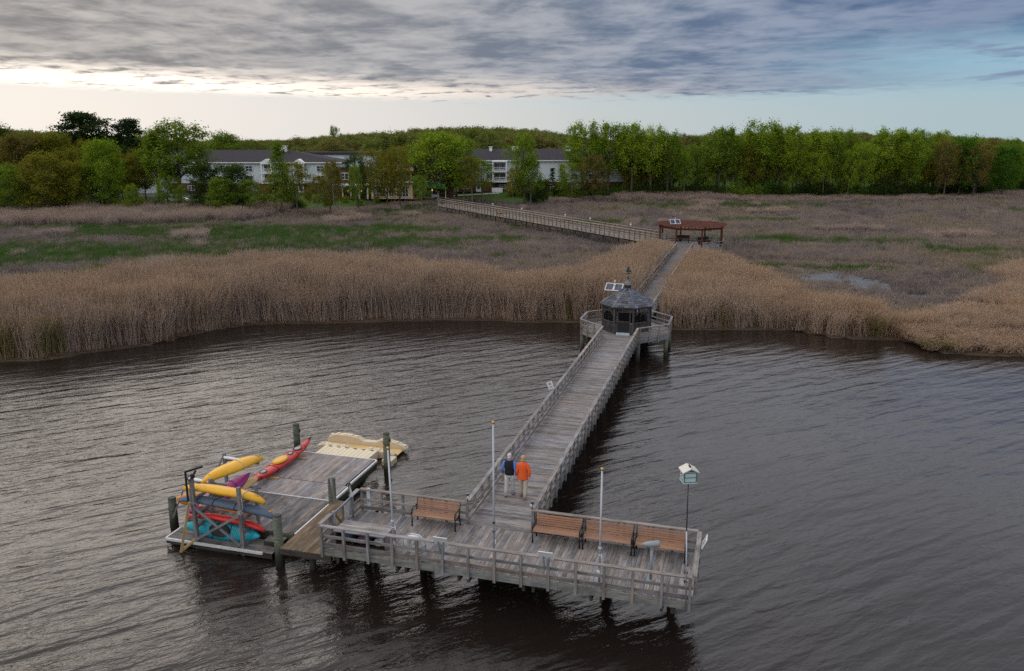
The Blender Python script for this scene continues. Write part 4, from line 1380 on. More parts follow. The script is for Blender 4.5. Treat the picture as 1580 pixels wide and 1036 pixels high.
# far woods on the rise behind, one mass
FAR = []
for i, (kd, lm) in enumerate((('round', 'far'), ('round', 'farolive'), ('airy', 'far'), ('round', 'far'), ('airy', 'farolive'), ('round', 'far'))):
    _t, cm = tree_meshes(kd, 900 + i, 0.55, 1.30)
    cm.materials[0] = LEAF[lm]
    FAR.append(bpy.data.objects.new('far_crown', cm))
FARW = proto_group('far_prototypes', FAR)
pts, scl = [], []
aa, bb = jitter_grid(-400, 400, 215, 560, 8.6, 51)
for a_, b_ in zip(aa, bb):
    if abs(a_) > 0.66 * b_ + 42:
        continue
    p = 790 + 1256.3 * a_ / (b_ * 0.972 + 3.6)
    lo = np.interp(p, [150, 160, 560, 570, 880, 890, 1010, 1020, 1700], [205, 232, 236, 222, 222, 224, 224, 226, 250])
    if p < 160:
        lo = 190
    if b_ < lo:
        continue
    x, y = view(a_, b_)
    h = 15.0 + max(top_k(p), -0.0035) * b_ * 0.98 - 2.0
    h *= rnd.uniform(0.58, 1.08) * (0.62 if p > 880 and b_ < 430 else 1.0)
    pts.append((x, y, 1.9))
    w_ = h / 20 * rnd.uniform(1.0, 1.6)
    scl.append((w_, w_, h / 20))
scatter('far_wood', FARW, np.array(pts), np.array(scl), np.zeros(len(pts)), 'far green woods on the rise behind the buildings', 'woods', 0.03, 12)


# ------------------------------------------------------------------ boardwalks and decks (deck level DZ)
DZ = 1.5
XL, XR, YF, YB = -13.02, -0.76, 22.39, 25.34
WL, WR = -8.80, -6.47
RAILH = 0.83


def rail_run(parent, p0, p1, z=DZ, spacing=0.872, h=RAILH, out=None, kick=True, ends=(True, True), fascia=True, mid=True, mat=None, post_drop=0.30, boards=None, posts=None):
    """posts on the outer face, cap, middle rail, kick board and rim board along one deck edge"""
    mat = mat or M_RAIL
    p0, p1 = Vector((*p0, 0)), Vector((*p1, 0))
    d = p1 - p0
    L = d.length
    d.normalize()
    nrm = Vector((d.y, -d.x, 0)) if out is None else Vector((*out, 0))
    n = max(1, round(L / spacing))
    for i in range(n + 1):
        if (i == 0 and not ends[0]) or (i == n and not ends[1]):
            continue
        t = min(max(L * i / n, 0.05), L - 0.05)
        q = p0 + d * t + nrm * 0.075
        o = beam('rail_post', (q.x, q.y, z - post_drop), (q.x, q.y, z + h - 0.02), 0.085, 0.085, posts or mat, parent)
    c = nrm * 0.035

    def run(name, dz, w, hh, off, m):
        q0, q1 = p0 + nrm * off, p1 + nrm * off
        k = max(1, int(round(L / 4.4)))
        for i in range(k):
            a_, b_ = q0 + (q1 - q0) * (i / k), q0 + (q1 - q0) * ((i + 1) / k)
            e = d * 0.003
            beam(name, (a_.x + e.x, a_.y + e.y, z + dz), (b_.x - e.x, b_.y - e.y, z + dz), w, hh, m, parent)
    run('top_rail', h, 0.15, 0.040, 0.05, mat)
    if mid:
        run('mid_rail', 0.44, 0.038, 0.10, 0.010, mat)
    if kick:
        run('kick_board', 0.135, 0.038, 0.14, 0.010, boards or M_DECK)
    if fascia:
        run('rim_board', -0.14, 0.04, 0.24, 0.012, boards or M_FASCIA)


def planks(parent, rows, mat, z, w=0.138, t=0.038, name='plank'):
    """rows: (centre x, centre y, length, angle)"""
    for (x, y, L, a) in rows:
        block(name, (x, y, z - t / 2 + rnd.uniform(-0.003, 0.003)), (round(L, 2), w, t), mat, parent, a + rnd.uniform(-0.0015, 0.0015), rnd.uniform(-0.008, 0.008))


def piles(parent, pts, top, r=0.13, mat=None):
    mat = mat or M_PILE
    key = ('pile', round(top, 2), r, mat.name)
    if key not in _box_cache:
        _box_cache[key] = MB().tube([(0, 0, -2.0), (0, 0, top)], [r * 1.05, r], 12).mesh('pile', mat, True)
    for x, y in pts:
        o = bpy.data.objects.new('pile', _box_cache[key])
        o.location = (x, y, 0)
        link(o, parent)


# viewing platform at the end of the pier
pf = thing('viewing_platform', (0, 0, 0), 'long weathered wooden viewing platform with railings across the end of the pier', 'platform')
n = int((XR - XL) / 0.1442)
planks(pf, [(XL + 0.072 + i * 0.1442, (YF + YB) / 2 + rnd.uniform(-.008, .008), YB - YF - 0.02, math.pi / 2) for i in range(n)], M_DECK, DZ)
rail_run(pf, (XL, YF), (XR, YF), out=(0, -1))
rail_run(pf, (XR, YF), (XR, YB), out=(1, 0), ends=(False, True))
rail_run(pf, (WR, YB), (XR, YB), out=(0, 1), ends=(True, False))
rail_run(pf, (XL, YB), (WL, YB), out=(0, 1))
rail_run(pf, (XL, YF), (XL, YF + 0.85), out=(-1, 0), ends=(False, True))
rail_run(pf, (XL, YB - 0.62), (XL, YB), out=(-1, 0), ends=(True, False))
beam('rim_board', (XL - 0.012, YF + 0.86, DZ - 0.14), (XL - 0.012, YB - 0.63, DZ - 0.14), 0.04, 0.24, M_FASCIA, pf)
for y in (YF + 0.35, YF + 1.1, YB - 1.1, YB - 0.3):
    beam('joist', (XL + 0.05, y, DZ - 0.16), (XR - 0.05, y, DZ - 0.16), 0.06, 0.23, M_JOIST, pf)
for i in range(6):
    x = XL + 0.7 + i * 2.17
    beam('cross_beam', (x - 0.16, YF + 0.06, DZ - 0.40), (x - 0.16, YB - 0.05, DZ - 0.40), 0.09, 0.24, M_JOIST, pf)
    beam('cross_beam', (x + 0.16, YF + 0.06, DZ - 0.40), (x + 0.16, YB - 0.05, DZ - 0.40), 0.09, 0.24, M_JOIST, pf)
piles(pf, [(XL + 0.7 + i * 2.17, y) for i in range(6) for y in (YF + 1.95, YB - 0.35)], DZ - 0.3, 0.13, M_SHADEPILE)

# first boardwalk, platform to gazebo
bw = thing('boardwalk', (0, 0, 0), 'wooden boardwalk over the water from the viewing platform to the gazebo', 'boardwalk')
y = YB + 0.075
rows = []
while y < 54.36:
    rows.append(((WL + WR) / 2 + rnd.uniform(-.01, .01), y, WR - WL + 0.02, 0.0))
    y += 0.1446
planks(bw, rows, M_DECK, DZ)
rail_run(bw, (WL, YB + 0.16), (WL, 54.36), out=(-1, 0))
rail_run(bw, (WR, YB + 0.16), (WR, 54.36), out=(1, 0))
for x in (WL + 0.3, (WL + WR) / 2, WR - 0.3):
    beam('joist', (x, YB + 0.1, DZ - 0.16), (x, 54.4, DZ - 0.16), 0.06, 0.23, M_JOIST, bw)
for i in range(9):
    y = 28.0 + i * 3.1
    beam('cross_beam', (WL - 0.05, y, DZ - 0.40), (WR + 0.05, y, DZ - 0.40), 0.24, 0.22, M_JOIST, bw)
piles(bw, [(x, 28.0 + i * 3.1) for i in range(9) for x in (WL + 0.3, WR - 0.42)], DZ - 0.28, 0.12)


def octagon(c, half, k=0.4142):
    s = half * k
    return [(c[0] + a, c[1] + b) for a, b in ((-s, -half), (s, -half), (half, -s), (half, s), (s, half), (-s, half), (-half, s), (-half, -s))]


def oct_rows(c, half, pitch=0.1446):
    rows, y = [], c[1] - half + pitch / 2
    while y < c[1] + half - pitch / 3:
        hw = min(half, half * 1.4142 - abs(y - c[1]))
        rows.append((c[0], y, 2 * hw, 0.0))
        y += pitch
    return rows


# gazebo deck
GC, GH = (-7.63, 57.45), 3.07
gd = thing('gazebo_deck', (0, 0, 0), 'eight sided wooden deck with railings round the gazebo', 'deck')
planks(gd, oct_rows(GC, GH), M_DECK, DZ)
oc = octagon(GC, GH)
for i in range(8):
    p, q = oc[i], oc[(i + 1) % 8]
    mx, my = (p[0] + q[0]) / 2 - GC[0], (p[1] + q[1]) / 2 - GC[1]
    l = math.hypot(mx, my)
    if i in (0, 4):
        continue
    rail_run(gd, p, q, out=(mx / l, my / l), ends=(True, i in (3, 7)))
for x in (-2.4, -1.2, 0, 1.2, 2.4):
    e = min(GH, GH * 1.4142 - abs(x)) - 0.06
    beam('joist', (GC[0] + x, GC[1] - e, DZ - 0.16), (GC[0] + x, GC[1] + e, DZ - 0.16), 0.06, 0.23, M_JOIST, gd)
piles(gd, [(p[0] * 0.97 + GC[0] * 0.03, p[1] * 0.97 + GC[1] * 0.03) for p in oc] + [(GC[0], GC[1] - 1), (GC[0], GC[1] + 1)], DZ - 0.26, 0.15)

# second boardwalk, gazebo to pergola through the reeds
b2 = thing('boardwalk', (0, 0, 0), 'narrow boardwalk through the tall reeds from the gazebo up to the red pergola', 'boardwalk')
P0, P1 = Vector((-7.44, 60.56, 0)), Vector((-6.72, 102.55, 0))
dv = (P1 - P0).normalized()
ang2 = math.atan2(dv.y, dv.x) - math.pi / 2
L2 = (P1 - P0).length
rows = []
for i in range(int(L2 / 0.1446)):
    q = P0 + dv * (0.07 + i * 0.1446)
    rows.append((q.x, q.y, 1.84, ang2))
planks(b2, rows, M_DECK, DZ)
sd = Vector((dv.y, -dv.x, 0))
for s in (-1, 1):
    a_, b_ = P0 + sd * (0.92 * s), P1 + sd * (0.92 * s)
    rail_run(b2, (a_.x, a_.y), (b_.x, b_.y), out=(sd.x * s, sd.y * s), spacing=1.5, kick=(s < 0))
    beam('joist', (a_.x - sd.x * s * .3, a_.y, DZ - 0.16), (b_.x - sd.x * s * .3, b_.y, DZ - 0.16), 0.06, 0.22, M_JOIST, b2)
piles(b2, [tuple((P0 + dv * (2 + 4.2 * i) + sd * (0.8 * s))[:2]) for i in range(10) for s in (-1, 1)], DZ - 0.1, 0.11)

# pergola deck
PC, PH = (-6.3, 106.55), 4.0
pd = thing('pergola_deck', (0, 0, 0), 'eight sided wooden deck with brown railings under the red pergola', 'deck')
planks(pd, oct_rows(PC, PH), M_DECK, DZ)
po_ = octagon(PC, PH)
for i in range(8):
    p, q = po_[i], po_[(i + 1) % 8]
    mx, my = (p[0] + q[0]) / 2 - PC[0], (p[1] + q[1]) / 2 - PC[1]
    l = math.hypot(mx, my)
    if i in (0, 6):
        continue
    rail_run(pd, p, q, out=(mx / l, my / l), spacing=1.3, ends=(True, i in (5, 7)))
piles(pd, [(p[0] * 0.97 + PC[0] * 0.03, p[1] * 0.97 + PC[1] * 0.03) for p in po_], DZ - 0.1, 0.12)

# far boardwalk, pergola to the lawn
M_RAILPALE = wood('sun_bleached_rail', (0.22, 0.19, 0.16), (0.38, 0.335, 0.29), (0.48, 0.43, 0.38), var=0.2)
b3 = thing('boardwalk', (0, 0, 0), 'long far boardwalk running left across the marsh from the red pergola to the lawn', 'boardwalk')
Q0, Q1 = Vector((-10.55, 105.45, 0)), Vector((-57.5, 152.4, 0))
DF = 2.05
dv3 = (Q1 - Q0).normalized()
L3 = (Q1 - Q0).length
sd3 = Vector((dv3.y, -dv3.x, 0))
mb = MB()
for i in range(int(L3 / 0.1446)):
    q = Q0 + dv3 * (0.07 + i * 0.1446)
    mb.bar(tuple(q - sd3 * 0.85 + Vector((0, 0, DF - .019 + rnd.uniform(-.003, .003)))), tuple(q + sd3 * 0.85 + Vector((0, 0, DF - .019))), 0.138, 0.038)
o = mb.obj('planking', M_DECK, b3)
o['kind'] = 'stuff'
for s in (-1, 1):
    a_, b_ = Q0 + sd3 * (0.86 * s), Q1 + sd3 * (0.86 * s)
    rail_run(b3, (a_.x, a_.y), (b_.x, b_.y), out=(sd3.x * s, sd3.y * s), z=DF, spacing=1.12, kick=True, mid=True, h=1.15, mat=M_RAILPALE, boards=M_RAILPALE, posts=M_BROWN)
    e = Vector((sd3.x * s, sd3.y * s, 0)) * 0.01
    beam('mid_rail', (a_.x + e.x, a_.y + e.y, DF + 0.80), (b_.x + e.x, b_.y + e.y, DF + 0.80), 0.038, 0.10, M_RAILPALE, b3)
piles(b3, [tuple((Q0 + dv3 * (1.5 + 3.6 * i) + sd3 * (0.5 * s))[:2]) for i in range(18) for s in (-1, 1)], DF - 0.3, 0.11)
for s in (-1, 1):
    a_, b_ = Q0 + sd3 * (0.6 * s), Q1 + sd3 * (0.6 * s)
    beam('joist', (a_.x, a_.y, DF - 0.28), (b_.x, b_.y, DF - 0.28), 0.07, 0.40, M_JOIST, b3)
for i in range(3):
    q = Q0 - dv3 * (0.15 + 0.28 * i)
    block('step', (q.x, q.y, DF - 0.16 * (i + 1)), (1.6, 0.28, 0.05), M_DECK, b3, math.atan2(sd3.y, sd3.x))

# ------------------------------------------------------------------ gazebo
gz_ = thing('gazebo', (GC[0] + 0.02, GC[1] - 0.1, DZ), 'dark wooden eight sided gazebo with grey shingle roof on the deck over the water', 'gazebo')
GR = 1.62                      # apothem of the body
EA, EZ, AZ = 1.86, 1.93, 3.02     # eave apothem, eave height, roof top height
T8 = math.tan(math.pi / 8)


def face_frame(k):
    """outward direction and the direction along face k (0 faces the water, -y)"""
    a = -math.pi / 2 + k * math.pi / 4
    return Vector((math.cos(a), math.sin(a), 0)), Vector((-math.sin(a), math.cos(a), 0))


for k in range(8):
    n_, t_ = face_frame(k)
    hw = GR * T8
    c = n_ * GR + t_ * hw
    beam('post', (c.x, c.y, 0), (c.x, c.y, EZ), 0.13, 0.13, M_GAZ, gz_)

    def fb(name, u0, z0, u1, z1, w, h, mat, dn=0.0, parent=gz_):
        p, q = n_ * (GR + dn) + t_ * u0, n_ * (GR + dn) + t_ * u1
        return beam(name, (p.x, p.y, z0), (q.x, q.y, z1), w, h, mat, parent)
    fb('lintel', -hw + .07, EZ - 0.07, hw - .07, EZ - 0.07, 0.10, 0.13, M_GAZ)
    fb('frieze_rail', -hw + .07, EZ - 0.34, hw - .07, EZ - 0.34, 0.06, 0.05, M_GAZ)
    fz = MB()
    for i in range(9):
        u = -hw + 0.14 + (2 * hw - 0.28) * i / 8
        p = n_ * GR + t_ * u
        fz.box((p.x, p.y, EZ - 0.225), (0.035, 0.035, 0.18))
    fz.obj('frieze_spindles', M_GAZ, gz_)
    if k in (0, 4):            # doorways
        fb('door_jamb', -0.44, 0.0, -0.44, EZ - 0.36, 0.07, 0.07, M_GAZ)
        fb('door_jamb', 0.44, 0.0, 0.44, EZ - 0.36, 0.07, 0.07, M_GAZ)
        for s in (-1, 1):
            fb('side_panel', s * (hw + .44) / 2, 0.05, s * (hw + .44) / 2, 0.75, abs(hw - .52), 0.03, M_GAZ)
        d = fb('screen_door', -0.40, 0.48, 0.40, 0.48, 0.03, 0.78, M_IRON if k == 0 else M_GAZ, -0.02)
        if k == 0:
            fb('door_rail', -0.40, 0.90, 0.40, 0.90, 0.05, 0.07, M_GAZ, 0.0)
            fb('door_sill', -0.47, 0.06, 0.47, 0.06, 0.30, 0.12, M_LBLUE, 0.17)
    else:
        fb('sill_rail', -hw + .07, 0.80, hw - .07, 0.80, 0.09, 0.06, M_GAZ)
        fb('lower_rail', -hw + .07, 0.62, hw - .07, 0.62, 0.06, 0.05, M_GAZ)
        for i in range(7):
            u = -hw + 0.13 + (2 * hw - 0.26) * i / 6
            p = n_ * GR + t_ * u
            beam('baluster', (p.x, p.y, 0.04), (p.x, p.y, 0.60), 0.10, 0.03, M_GAZ, gz_)
        sp = MB()
        for i in range(13):
            u = -hw + 0.12 + (2 * hw - 0.24) * i / 12
            p = n_ * GR + t_ * u
            sp.box((p.x, p.y, 0.71), (0.03, 0.03, 0.15))
        sp.obj('sill_spindles', M_GAZ, gz_)
        for s in (-1, 1):      # curved corner brackets
            p, q = n_ * GR + t_ * (s * (hw - 0.08)), n_ * GR + t_ * (s * (hw - 0.36))
            beam('bracket', (p.x, p.y, EZ - 0.66), (q.x, q.y, EZ - 0.37), 0.04, 0.06, M_GAZ, gz_)
m, g = new_mat('insect_screen')
tcn = g.n('ShaderNodeTexCoord')
tr_ = g.n('ShaderNodeBsdfTransparent')
df = g.n('ShaderNodeBsdfDiffuse', {'Color': (0.012, 0.013, 0.015, 1)})
g.n('ShaderNodeOutputMaterial', {'Surface': g.n('ShaderNodeMixShader', {0: 0.45, 1: tr_.outputs[0], 2: df.outputs[0]}).outputs[0]})
M_SCREEN = m
for k in range(8):
    n_, t_ = face_frame(k)
    hw = GR * T8 - 0.07
    if k in (0, 4):
        hw = 0.40
    p, q = n_ * (GR - 0.03) - t_ * hw, n_ * (GR - 0.03) + t_ * hw
    beam('insect_screen', (p.x, p.y, 1.19), (q.x, q.y, 1.19), 0.006, 0.72, M_SCREEN, gz_)
# roof: boarding, then courses of shingles laid face by face
core = MB()
ring = [(EA / math.cos(math.pi / 8) * math.cos(-math.pi / 2 + math.pi / 8 + k * math.pi / 4) * 0.985, EA / math.cos(math.pi / 8) * math.sin(-math.pi / 2 + math.pi / 8 + k * math.pi / 4) * 0.985) for k in range(8)]
core.loft([[(x, y, EZ - 0.05) for x, y in ring], [(x, y, EZ + 0.0) for x, y in ring], [(x * 0.11, y * 0.11, AZ - 0.03) for x, y in ring]])
core.obj('roof_boarding', M_GAZ, gz_)
NC = 9
slope = Vector((0, EA * 0.89, AZ - EZ))
for k in range(8):
    n_, t_ = face_frame(k)
    for c_ in range(NC):
        f0, f1 = c_ / NC, (c_ + 1.25) / NC
        r0, r1 = EA * (1 - 0.89 * f0), EA * (1 - 0.89 * min(f1, 1.0))
        z0, z1 = EZ + (AZ - EZ) * f0, EZ + (AZ - EZ) * min(f1, 1.0)
        w0 = 2 * r0 * T8
        ns = max(1, round(w0 / 0.36))
        cuts = [0.0] + [(i + 0.5 * (c_ % 2) + rnd.uniform(-.12, .12)) / ns for i in range(1, ns)] + [1.0]
        cuts = sorted(min(1, max(0, c)) for c in cuts)
        for a_, b_ in zip(cuts[:-1], cuts[1:]):
            if b_ - a_ < 0.06:
                continue
            vs = []
            for (r_, z_, lift) in ((r0, z0, 0.050), (r1, z1, 0.012)):
                for u in (a_ + .006, b_ - .006):
                    p = n_ * r_ + t_ * ((u - 0.5) * 2 * r_ * T8)
                    vs.append((p.x, p.y, z_ + lift + rnd.uniform(-.002, .003)))
            lo = [(v[0], v[1], v[2] - 0.034) for v in vs]
            mbs = MB().add(vs + lo, [(0, 1, 3, 2), (5, 4, 6, 7), (0, 4, 5, 1), (1, 5, 7, 3), (3, 7, 6, 2), (2, 6, 4, 0)])
            cx, cy_, cz = [sum(v[i] for v in vs) / 4 for i in range(3)]
            mbs.v = [(v[0] - cx, v[1] - cy_, v[2] - cz) for v in mbs.v]
            o = mbs.obj('shingle', M_SHINGLE, gz_)
            o.location = (cx, cy_, cz)
for k in range(8):
    x, y = ring[k]
    beam('hip_cap', (x * 1.02, y * 1.02, EZ + 0.02), (x * 0.12, y * 0.12, AZ + 0.03), 0.10, 0.035, M_SHINGLE, gz_)
cu = MB()
r8 = [(0.24 * math.cos(math.pi / 8 + k * math.pi / 4), 0.24 * math.sin(math.pi / 8 + k * math.pi / 4)) for k in range(8)]
cu.loft([[(x, y, AZ - 0.10) for x, y in r8], [(x, y, AZ + 0.26) for x, y in r8]])
cup = cu.obj('cupola', M_GAZ, gz_)
for k in range(8):
    a = k * math.pi / 4
    block('cupola_vent', (0.228 * math.cos(a), 0.228 * math.sin(a), AZ + 0.10), (0.012, 0.11, 0.20), M_IRON, cup, a)
MB().loft([[(x * s, y * s, AZ + z) for x, y in r8] for s, z in ((1.28, 0.26), (1.2, 0.30), (0.98, 0.42), (0.55, 0.53), (0.12, 0.60))]).obj('cupola_roof', M_SHINGLE, gz_)
wv = MB().tube([(0, 0, AZ + 0.58), (0, 0, AZ + 1.16)], 0.016, 6)
for a in (0.3, 0.3 + math.pi / 2):
    wv.bar((-0.19 * math.cos(a), -0.19 * math.sin(a), AZ + 0.74), (0.19 * math.cos(a), 0.19 * math.sin(a), AZ + 0.74), 0.018, 0.018)
    for s in (-1, 1):
        wv.box((s * 0.2 * math.cos(a), s * 0.2 * math.sin(a), AZ + 0.74), (0.05, 0.05, 0.07))
wv.ball((0, 0, AZ + 0.66), 0.035).ball((0, 0, AZ + 0.88), 0.03)
vane = wv.obj('weathervane', M_IRON, gz_)
M_VERD = simple('dark_verdigris', (0.015, 0.05, 0.045), 0.55)
sl = MB()
for pts_ in ([(-0.19, 1.14), (0.02, 1.12), (0.05, 1.56), (-0.06, 1.50)], [(0.05, 1.13), (0.24, 1.17), (0.07, 1.44)], [(-0.26, 1.05), (0.28, 1.09), (0.20, 1.02), (-0.18, 1.00)]):
    n = len(pts_)
    v0 = [(p[0] * .9, -0.012 + p[0] * .35, AZ + p[1]) for p in pts_]
    v1 = [(p[0] * .9, 0.012 + p[0] * .35, AZ + p[1]) for p in pts_]
    sl.add(v0 + v1, [tuple(range(n)), tuple(range(2 * n - 1, n - 1, -1))] + [(i, n + i, n + (i + 1) % n, (i + 1) % n) for i in range(n)])
sl.obj('sail_boat', M_VERD, vane)


def deck_chair(x, y, rz, label, z=DZ):
    t = thing('chair', (x, y, z), label, 'chair', rz, 'dark chairs inside the gazebo')
    MB().box((0, 0, 0.42), (0.5, 0.5, 0.05)).obj('seat', M_IRON, t)
    bk = MB()
    for i in range(5):
        bk.bar((-0.2 + i * 0.1, -0.23, 0.45), (-0.2 + i * 0.1, -0.36, 1.05), 0.07, 0.025)
    bk.obj('backrest', M_IRON, t)
    for sx in (-1, 1):
        for sy_ in (-1, 1):
            MB().box((sx * 0.22, sy_ * 0.22, 0.2), (0.05, 0.05, 0.4)).obj('leg', M_IRON, t)
        MB().box((sx * 0.26, 0, 0.64), (0.06, 0.5, 0.04)).obj('armrest', M_IRON, t)
    return t


deck_chair(GC[0] + 0.85, GC[1] + 0.25, 1.2, 'dark slatted chair seen through the right screens of the gazebo')
deck_chair(GC[0] - 0.30, GC[1] + 0.75, 3.0, 'dark slatted chair behind the gazebo doorway')
deck_chair(GC[0] - 0.95, GC[1] + 0.05, -1.3, 'dark slatted chair seen through the left screens of the gazebo')


def solar(x, y, z, zbase, yaw, label, w=1.25, h=0.85):
    t = thing('solar_panel', (x, y, zbase), label, 'solar panel', yaw)
    H = z - zbase
    MB().tube([(0, 0.05, 0), (0, 0.05, H + 0.12)], 0.04, 8).obj('pole', M_GALV, t)
    tilt = R(38)
    for s in (-1, 1):
        M = Matrix.Translation((s * w / 4, 0, H)) @ Matrix.Rotation(tilt, 4, 'X')
        f = MB()
        ww = w / 2 - 0.02
        f.box((0, 0, -0.01), (ww, h, 0.02), M=M)
        for q in (-1, 1):
            f.box((q * (ww / 2 - 0.025), 0, 0.018), (0.05, h, 0.036), M=M)
            f.box((0, q * (h / 2 - 0.025), 0.0165), (ww - 0.1, 0.05, 0.033), M=M)
        fr = f.obj('panel_frame', M_WHITE, t)
        c = MB()
        for i in range(2):
            for j in range(3):
                c.box(((i - .5) * (ww - .1) / 2, (j - 1) * (h - .1) / 3, 0.0075), ((ww - .1) / 2 - .012, (h - .1) / 3 - .012, 0.012), M=M)
        c.obj('solar_cell', M_PV, fr)
    MB().box((0.03, 0.10, H + 0.45), (0.10, 0.10, 0.12)).tube([(0.03, 0.10, H + 0.1), (0.03, 0.10, H + 0.4)], 0.015, 6).obj('sensor', M_WHITE, t)
    return t


solar(-9.02, 60.2, 4.02, DZ - 0.1, -0.12, 'pair of framed solar panels on a pole behind the left of the gazebo roof', 1.35, 0.74)

# ------------------------------------------------------------------ red pergola
pg = thing('pergola', (PC[0], PC[1], DZ), 'red stained timber pergola with slatted roof over the bend of the boardwalk', 'pergola')
HP = 2.30
hp = 3.78
pc = octagon((0, 0), hp)
for k, (x, y) in enumerate(pc):
    beam('post', (x, y, 0), (x, y, HP), 0.20, 0.20, M_RED, pg)
    MB().box((x, y, 0.15), (0.30, 0.30, 0.30)).obj('post_base', M_RED, pg)
    q = pc[(k + 1) % 8]
    d = Vector((q[0] - x, q[1] - y, 0)).normalized()
    beam('header_beam', (x - d.x * .22, y - d.y * .22, HP + 0.13 + 0.002 * k), (q[0] + d.x * .22, q[1] + d.y * .22, HP + 0.13 + 0.002 * k), 0.10, 0.25, M_RED, pg)
rx = -3.9
ro = 4.35
while rx <= 3.95:
    e = min(ro, ro * 1.4142 - abs(rx)) - 0.05
    beam('rafter', (rx, -e, HP + 0.34), (rx, e, HP + 0.34), 0.05, 0.16, M_RED, pg)
    rx += 0.42
ry = -4.0
while ry <= 4.05:  # slats
    e = min(ro, ro * 1.4142 - abs(ry)) - 0.05
    beam('roof_slat', (-e, ry, HP + 0.45), (e, ry, HP + 0.45), 0.10, 0.05, M_RED, pg)
    ry += 0.27
for (x, y, rz, lab) in ((1.6, 1.7, 0.7, 'dark bench under the right side of the red pergola'), (-1.2, 2.9, 0.0, 'dark bench at the back under the red pergola')):
    t = thing('bench', (PC[0] + x, PC[1] + y, DZ), lab, 'bench', rz, 'benches under the pergola')
    MB().box((0, 0, 0.44), (1.7, 0.45, 0.06)).obj('seat', M_RED, t)
    MB().box((0, 0.26, 0.72), (1.7, 0.05, 0.4)).obj('backrest', M_IRON, t)
    for s in (-1, 1):
        MB().box((s * 0.75, 0, 0.21), (0.08, 0.4, 0.42)).obj('leg', M_IRON, t)
eb = thing('control_box', (-9.55, 105.3, DZ + 0.9), 'grey electrical control box on the left post of the red pergola', 'electrical box')
MB().box((0, 0, 0.35), (0.45, 0.22, 0.72)).obj('housing', M_GREY, eb)
MB().box((0, -0.13, 0.35), (0.38, 0.03, 0.62)).obj('cover', M_GREY, eb)
MB().box((0, 0.05, -0.45), (0.06, 0.06, 0.92)).obj('conduit', M_GREY, eb)
solar(-8.2, 104.4, DZ + HP + 0.85, DZ + HP + 0.34, 0.35, 'pair of framed solar panels on top of the red pergola', 1.30, 0.80)

# little white caps and lamps along the rails of the far boardwalk
for i, (f, lab) in enumerate(((0.10, 'first'), (0.245, 'second'), (0.345, 'third'), (0.545, 'fourth'), (0.70, 'fifth'))):
    q = Q0 + dv3 * (L3 * f) + sd3 * 0.90
    t = thing('rail_lamp', (q.x, q.y, DF + 1.17), f'small white lamp on the far rail of the long far boardwalk, {lab} from the pergola', 'lamp', 0, 'white lamps along the far boardwalk')
    MB().tube([(0, 0, 0), (0, 0, 0.22)], 0.03, 6).obj('stem', M_WHITE, t)
    MB().box((0, 0, 0.28), (0.22, 0.16, 0.16)).obj('lamp_head', M_WHITE, t)
q = Q0 + dv3 * (L3 * 0.63)
t = thing('bench', (q.x, q.y, DF), 'orange brown bench standing on the far boardwalk', 'bench', math.atan2(dv3.y, dv3.x))
MB().box((0, 0.3, 0.45), (1.6, 0.42, 0.06)).obj('seat', M_SLAT, t)
MB().box((0, 0.55, 0.78), (1.6, 0.05, 0.42)).obj('backrest', M_SLAT, t)
for s in (-1, 1):
    MB().box((s * 0.7, 0.33, 0.21), (0.06, 0.45, 0.42)).obj('leg', M_IRON, t)
t = thing('rail_lamp', (-8.72, 84.6, DZ + RAILH + 0.02), 'small tilted white sign lamp on the left rail below the red pergola', 'lamp')
MB().tube([(0, 0, 0), (-0.06, 0, 0.25)], 0.025, 6).obj('stem', M_WHITE, t)
MB().bar((-0.06, 0, 0.22), (-0.16, 0, 0.62), 0.22, 0.03).obj('lamp_head', M_WHITE, t)


# ------------------------------------------------------------------ floating dock
FZ = 0.65
FXL, FXR = -20.0, -15.33
fd = thing('floating_dock', (0, 0, 0), 'weathered floating dock with white edges holding the kayaks', 'dock')
n = int((FXR - FXL) / 0.1442)
for (y0, y1, mt) in ((24.42, 27.33, M_FLOATDARK), (27.40, 28.86, M_FLOAT), (28.90, 31.80, M_FLOAT)):
    xr = FXR if y0 < 28 else FXR - 0.10
    planks(fd, [(FXL + 0.072 + i * 0.1442, (y0 + y1) / 2, y1 - y0 - 0.01, math.pi / 2) for i in range(n) if FXL + 0.144 + i * 0.1442 < xr], mt, FZ)
    beam('side_board', (xr + 0.0, y0, FZ - 0.21), (xr + 0.0, y1, FZ - 0.21), 0.04, 0.38, M_PILE, fd)
    beam('edge_strip', (xr + 0.035, y0 + .02, FZ - 0.03), (xr + 0.035, y1 - .02, FZ - 0.03), 0.07, 0.09, M_BUMPER, fd)
beam('edge_strip', (FXL, 27.365, FZ - 0.01), (FXR, 27.365, FZ - 0.01), 0.05, 0.04, M_BUMPER, fd)
beam('edge_strip', (FXL, 31.83, FZ - 0.02), (FXR - .1, 31.83, FZ - 0.02), 0.05, 0.07, M_BUMPER, fd)
beam('side_board', (FXL, 24.4, FZ - 0.21), (FXL, 31.8, FZ - 0.21), 0.04, 0.38, M_PILE, fd)
for z in (0.10, 0.265):
    beam('front_board', (FXL, 24.395, FZ - z), (FXR, 24.395, FZ - z), 0.04, 0.155, M_PILE, fd)
